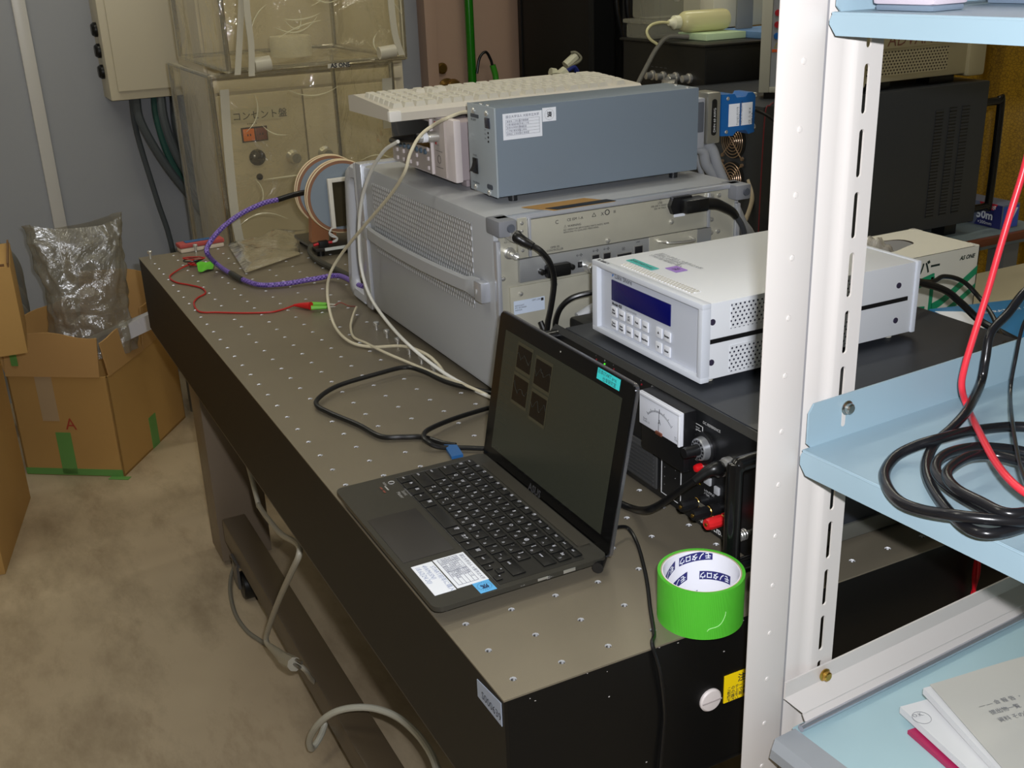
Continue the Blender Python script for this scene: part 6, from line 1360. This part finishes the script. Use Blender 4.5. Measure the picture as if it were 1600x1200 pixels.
build(MB().tube([(1.4362,2.38,0.2553), (1.4551,2.38,0.2657), (1.4787,2.38,0.2737), (1.4883,2.38,0.2867), (1.4757,2.39,0.3026), (1.4628,2.4,0.3029)], .004, 8, 6).tube([(1.3118,2.34,0.2158), (1.3417,2.34,0.2307), (1.3761,2.34,0.2396), (1.4218,2.34,0.2243), (1.4567,2.34,0.2254)], .012, 8, 6), 'wires', mat('greyish_wire', (120, 118, 100), .4), t)
build(MB().tube([(1.4314,2.38,0.2479), (1.4597,2.38,0.2595), (1.4736,2.38,0.2447)], .008, 8, 5), 'blue_wires', bl_, t)
single(MB().box(1.30, 1.78, 2.22, 2.42, FZ, .195, .004), 'black_bin', bkr, 'black box under the connector bundle behind the keyboard', 'box')

# ================================================================ cartons and junk on the floor at the left
tapeg = mat('faded_green_tape', (104, 160, 84), .5)
cin = mat('cardboard_inside', (186, 146, 92), .85, bump=.25, bscale=60)
t = thing('open_carton', 'open cardboard carton with raised flaps and green tape holding the plastic bag', 'carton', (-.086, 2.302, FZ), math.radians(-34.8))
# local: x runs back along the near face towards the left (negative), y to the back right
Wd, Dp, Hh = .298, .43, .305
mb = MB().box(-Wd, 0, 0, .005, 0, Hh).box(-.005, 0, 0, Dp, 0, Hh).box(-Wd, 0, Dp - .005, Dp, 0, Hh).box(-Wd, -Wd + .005, 0, Dp, 0, Hh).box(-Wd, 0, 0, Dp, 0, .006)
build(mb, 'walls', CARD, t, local=True)
def flap(a, c, out, h, name='flap', bend=.0):
    a = Vector(a); c = Vector(c); out = Vector(out); mb = MB(); n = 10
    def f(u, v):
        p = a.lerp(c, u) + Vector((0, 0, h * v)) + out * (v + bend * v * v); p += Vector((0, 0, .004 * math.sin(u * 9 + v * 3) * v)); p.z += .006 * math.sin(u * 5.0) * v; return p
    mb.sheet(f, n, 6); g = bmesh.ops.extrude_face_region(mb.bm, geom=mb.bm.faces[:]); d_ = (c - a).cross(Vector((0, 0, 1))).normalized() * .004
    for v in g['geom']:
        if isinstance(v, bmesh.types.BMVert): v.co += d_
    return build(mb, name, cin, t, 30, local=True)
flap((-Wd, 0, Hh), (-.02, 0, Hh), (0, .02, 0), .115); flap((0, .01, Hh + .0), (0, .22, Hh), (-.012, .0, 0), .095); flap((-Wd, Dp, Hh), (0, Dp, Hh), (0, .045, 0), .17); flap((-Wd, .0, Hh), (-Wd, Dp, Hh), (-.03, 0, 0), .11)
flap((-.001, .225, Hh), (-.001, Dp, Hh), (.012, 0, 0), .13)
build(MB().box(-.185, -.14, -.0012, 0, 0.005, .135).box(-Wd, -.003, -.0012, 0, .002, .022).box(.0, .0012, .19, .235, .0, .10).box(-.04, .02, -.02, .0, .0005, .0015), 'green_tape', tapeg, t, local=True)
build(MB().box(-.215, -.165, -.001, 0, .17, Hh), 'clear_tape', mat('dull_tape', (188, 164, 130), .35), t, local=True)
build(MB().text('A', (-.15, -.0012, .145), .05, XD, UP), 'red_pen_mark', mat('red_pen', (176, 70, 50), .6), t, local=True)
build(MB().box(-.275, -.255, -.0015, 0, Hh + .03, Hh + .085), 'flap_tape', tapeg, t, local=True)
single(MB().prism([(-.15, 2.44, -.44), (.07, 2.40, -.36), (.085, 2.44, -.36), (-.14, 2.50, -.44)], (0.0, .0, .045)), 'white_foam_piece', mat('white_foam', (196, 196, 204), .6), 'slanted white foam piece under the plastic bag in the open carton', 'foam')
bagm = vinyl('crumpled_bag_film', (206, 203, 192), body=.24, gloss=.22, crinkle=.6, scale=11, rough=.2, dist=.03)
def bag(u, v):
    a = 2 * PI * u; z = -.42 + .375 * v; w = (.108 + .016 * v ** 3 + .004 * math.sin(v * 11)); d_ = .07 * (1 - .75 * v ** 2.5) + .004
    if v > .86: w *= 1.04
    k = NS.noise(Vector((math.cos(a) * 2.2, math.sin(a) * 2.2, v * 6))) + .6 * NS.noise(Vector((math.cos(a) * 5, math.sin(a) * 5 + 4, v * 13)))
    rr = 1 + .12 * k
    x = -.083 + math.copysign(abs(math.cos(a)) ** .7, math.cos(a)) * w * rr; y = 2.47 + math.copysign(abs(math.sin(a)) ** .7, math.sin(a)) * d_ * (rr if v < .9 else 1)
    return (x, y, z + .012 * math.sin(a * 2 + 1) * v)
o = single(MB().sheet(bag, 110, 70), 'plastic_bag', bagm, 'tall crumpled clear plastic bag standing in the open carton', 'bag', smooth=70)
for lab, x0, x1, y0, y1, z0, z1, rz in (('large plain cardboard carton on the floor at the left edge', -.62, 0, 0, .42, FZ, -.252, 13), ('plain cardboard carton stacked on the large one at the left edge', -.5, 0, 0, .26, -.250, -.035, 7)):
    t = thing('cardboard_carton', lab, 'carton', (-.430, 1.893, FZ) if z0 == FZ else (-.277, 2.02, -.25))
    if z0 == FZ:
        M = Matrix.Rotation(math.radians(-12.8), 4, 'Z'); zz1 = z1 - z0
        build(MB().box(x0, 0, 0, y1, 0, zz1, .002, M=M), 'box', CARD, t, local=True)
        build(MB().box(x0 / 2 - .025, x0 / 2 + .025, -.001, y1 + .001, zz1 - .03, zz1 + .001, M=M), 'tape', mat('brown_tape', (168, 130, 84), .3), t, local=True)
    else:
        M = Matrix.Rotation(math.radians(-4), 4, 'Z'); h = z1 - z0
        build(MB().box(x0, 0, 0, y1, 0, h, .002, M=M), 'box', CARD, t, local=True)
        build(MB().box(x0, -.012, .004, .007, h - .002, h + .006, M=M).box(-.006, -.002, 0, y1, h - .002, h + .008, M=M), 'open_flap_edges', mat('dark_card_edge', (120, 88, 54), .8), t, local=True)
for k, (dy, dz) in enumerate(((0, 0), (.02, -.05), (.03, -.10), (.0, -.16))):
    mb = MB(); P = catmull([(-.55, 2.72 + dy, -.13 + dz), (-.42, 2.70 + dy, -.10 + dz), (-.30, 2.69 + dy, -.12 + dz), (-.245, 2.725 + dy, -.20 + dz), (-.25, 2.79 + dy, -.36 + dz)], 16)
    mb.tube(P, lambda u: .020 + .0018 * math.sin(u * 400), 12, 1)
    single(mb, 'ribbed_hose', mat('silver_grey_hose', (146, 150, 146), .35, .3), ['topmost', 'second', 'third', 'lowest'][k] + ' of the grey ribbed hoses arching behind the cartons', 'hose', 'ribbed hoses behind the cartons')
single(MB().tube([(.20, 2.68, -.58), (.235, 2.62, -.60)], .012, 10, 1).tube([(.23, 2.62, -.6), (.29, 2.60, -.60)], .005, 8, 1).tube([(.20, 2.7, -.56), (.20, 2.7, FZ)], .016, 10, 1), 'pipe_fitting', mat('pale_metal_fitting', (160, 160, 158), .3, .6), 'small pale metal pipe fitting standing beside the open carton', 'fitting')

# ================================================================ cables under the table
ug = mat('dusty_grey_cord', (168, 162, 146), .45)
t = thing('extension_cord', 'dusty grey cord with a plug hanging below the table onto the floor', 'cord', (0.0202,1.1177,-0.7))
pts = [(.09, 1.60, -.19), (0.06,1.2741,-0.3816), (0.055,1.2284,-0.3957), (0.045,1.113,-0.3706), (0.03,0.9585,-0.3233), (0.02,0.8119,-0.2673), (0.01,0.7717,-0.2653), (0.005,0.8162,-0.3183), (0.005,0.9253,-0.4266), (0.005,1.0344,-0.5422), (0.003,1.0798,-0.6038), (0.0,1.024,-0.5907)]
build(MB().tube(pts, .0052, 10, 8), 'cord', ug, t)
c0 = Vector((0.0,1.0374,-0.5917)); c1 = Vector((0.0,0.9254,-0.5511)); c2 = Vector((0.0,0.8553,-0.5183))
pl_ = build(MB().tube([c0, c0.lerp(c1, .5), c1], lambda u: .006 + .005 * u, 12, 3).tube([c1, c2], .0125, 8, 1), 'plug', mat('grey_plug', (158, 152, 136), .45), t)
build(MB().tube([c2, c2 + (c2 - c1) * .55], .0028, 6, 1).tube([c2 + Vector((.004, 0, .008)), c2 + (c2 - c1) * .55 + Vector((.004, 0, .008))], .0028, 6, 1), 'prongs', mat('dull_prong', (110, 104, 92), .3, .8), pl_)
build(MB().tube([(0.004,0.8621,-0.5213), (0.02,0.8624,-0.5432), (0.05,0.9182,-0.6173), (.12, .95, -.7)], .0045, 8, 6), 'cord', ug, t)
cable('floor_cord', 'thin grey cord curving over the floor from the caster to the plug', mat('dark_grey_cord', (120, 116, 104), .5), .0045, [(0.0594,1.6188,-0.735), (0.0383,1.5744,-0.742), (0.0216,1.5079,-0.744), (0.012,1.4227,-0.744), (0.017,1.348,-0.744), (0.0317,1.2981,-0.744), (0.0478,1.2564,-0.744), (0.0655,1.1992,-0.744), (0.0897,1.1447,-0.744)])
cable('grey_cable', 'light grey cord arching over the lower crossbar near the bottom', mat('light_grey_cord', (186, 184, 170), .42), .0058,
      [(0.0591,0.8966,-0.66), (0.0508,0.8954,-0.69), (0.0334,0.875,-0.7), (0.0107,0.8526,-0.7), (0.0041,0.8297,-0.66), (0.0109,0.7848,-0.6), (0.0293,0.7504,-0.56), (0.0545,0.7216,-0.54), (0.0822,0.6889,-0.53), (0.1021,0.6389,-0.52), (0.1054,0.5643,-0.5), (0.0985,0.4909,-0.48), (0.0836,0.4262,-0.46), (0.0532,0.3283,-0.42)])
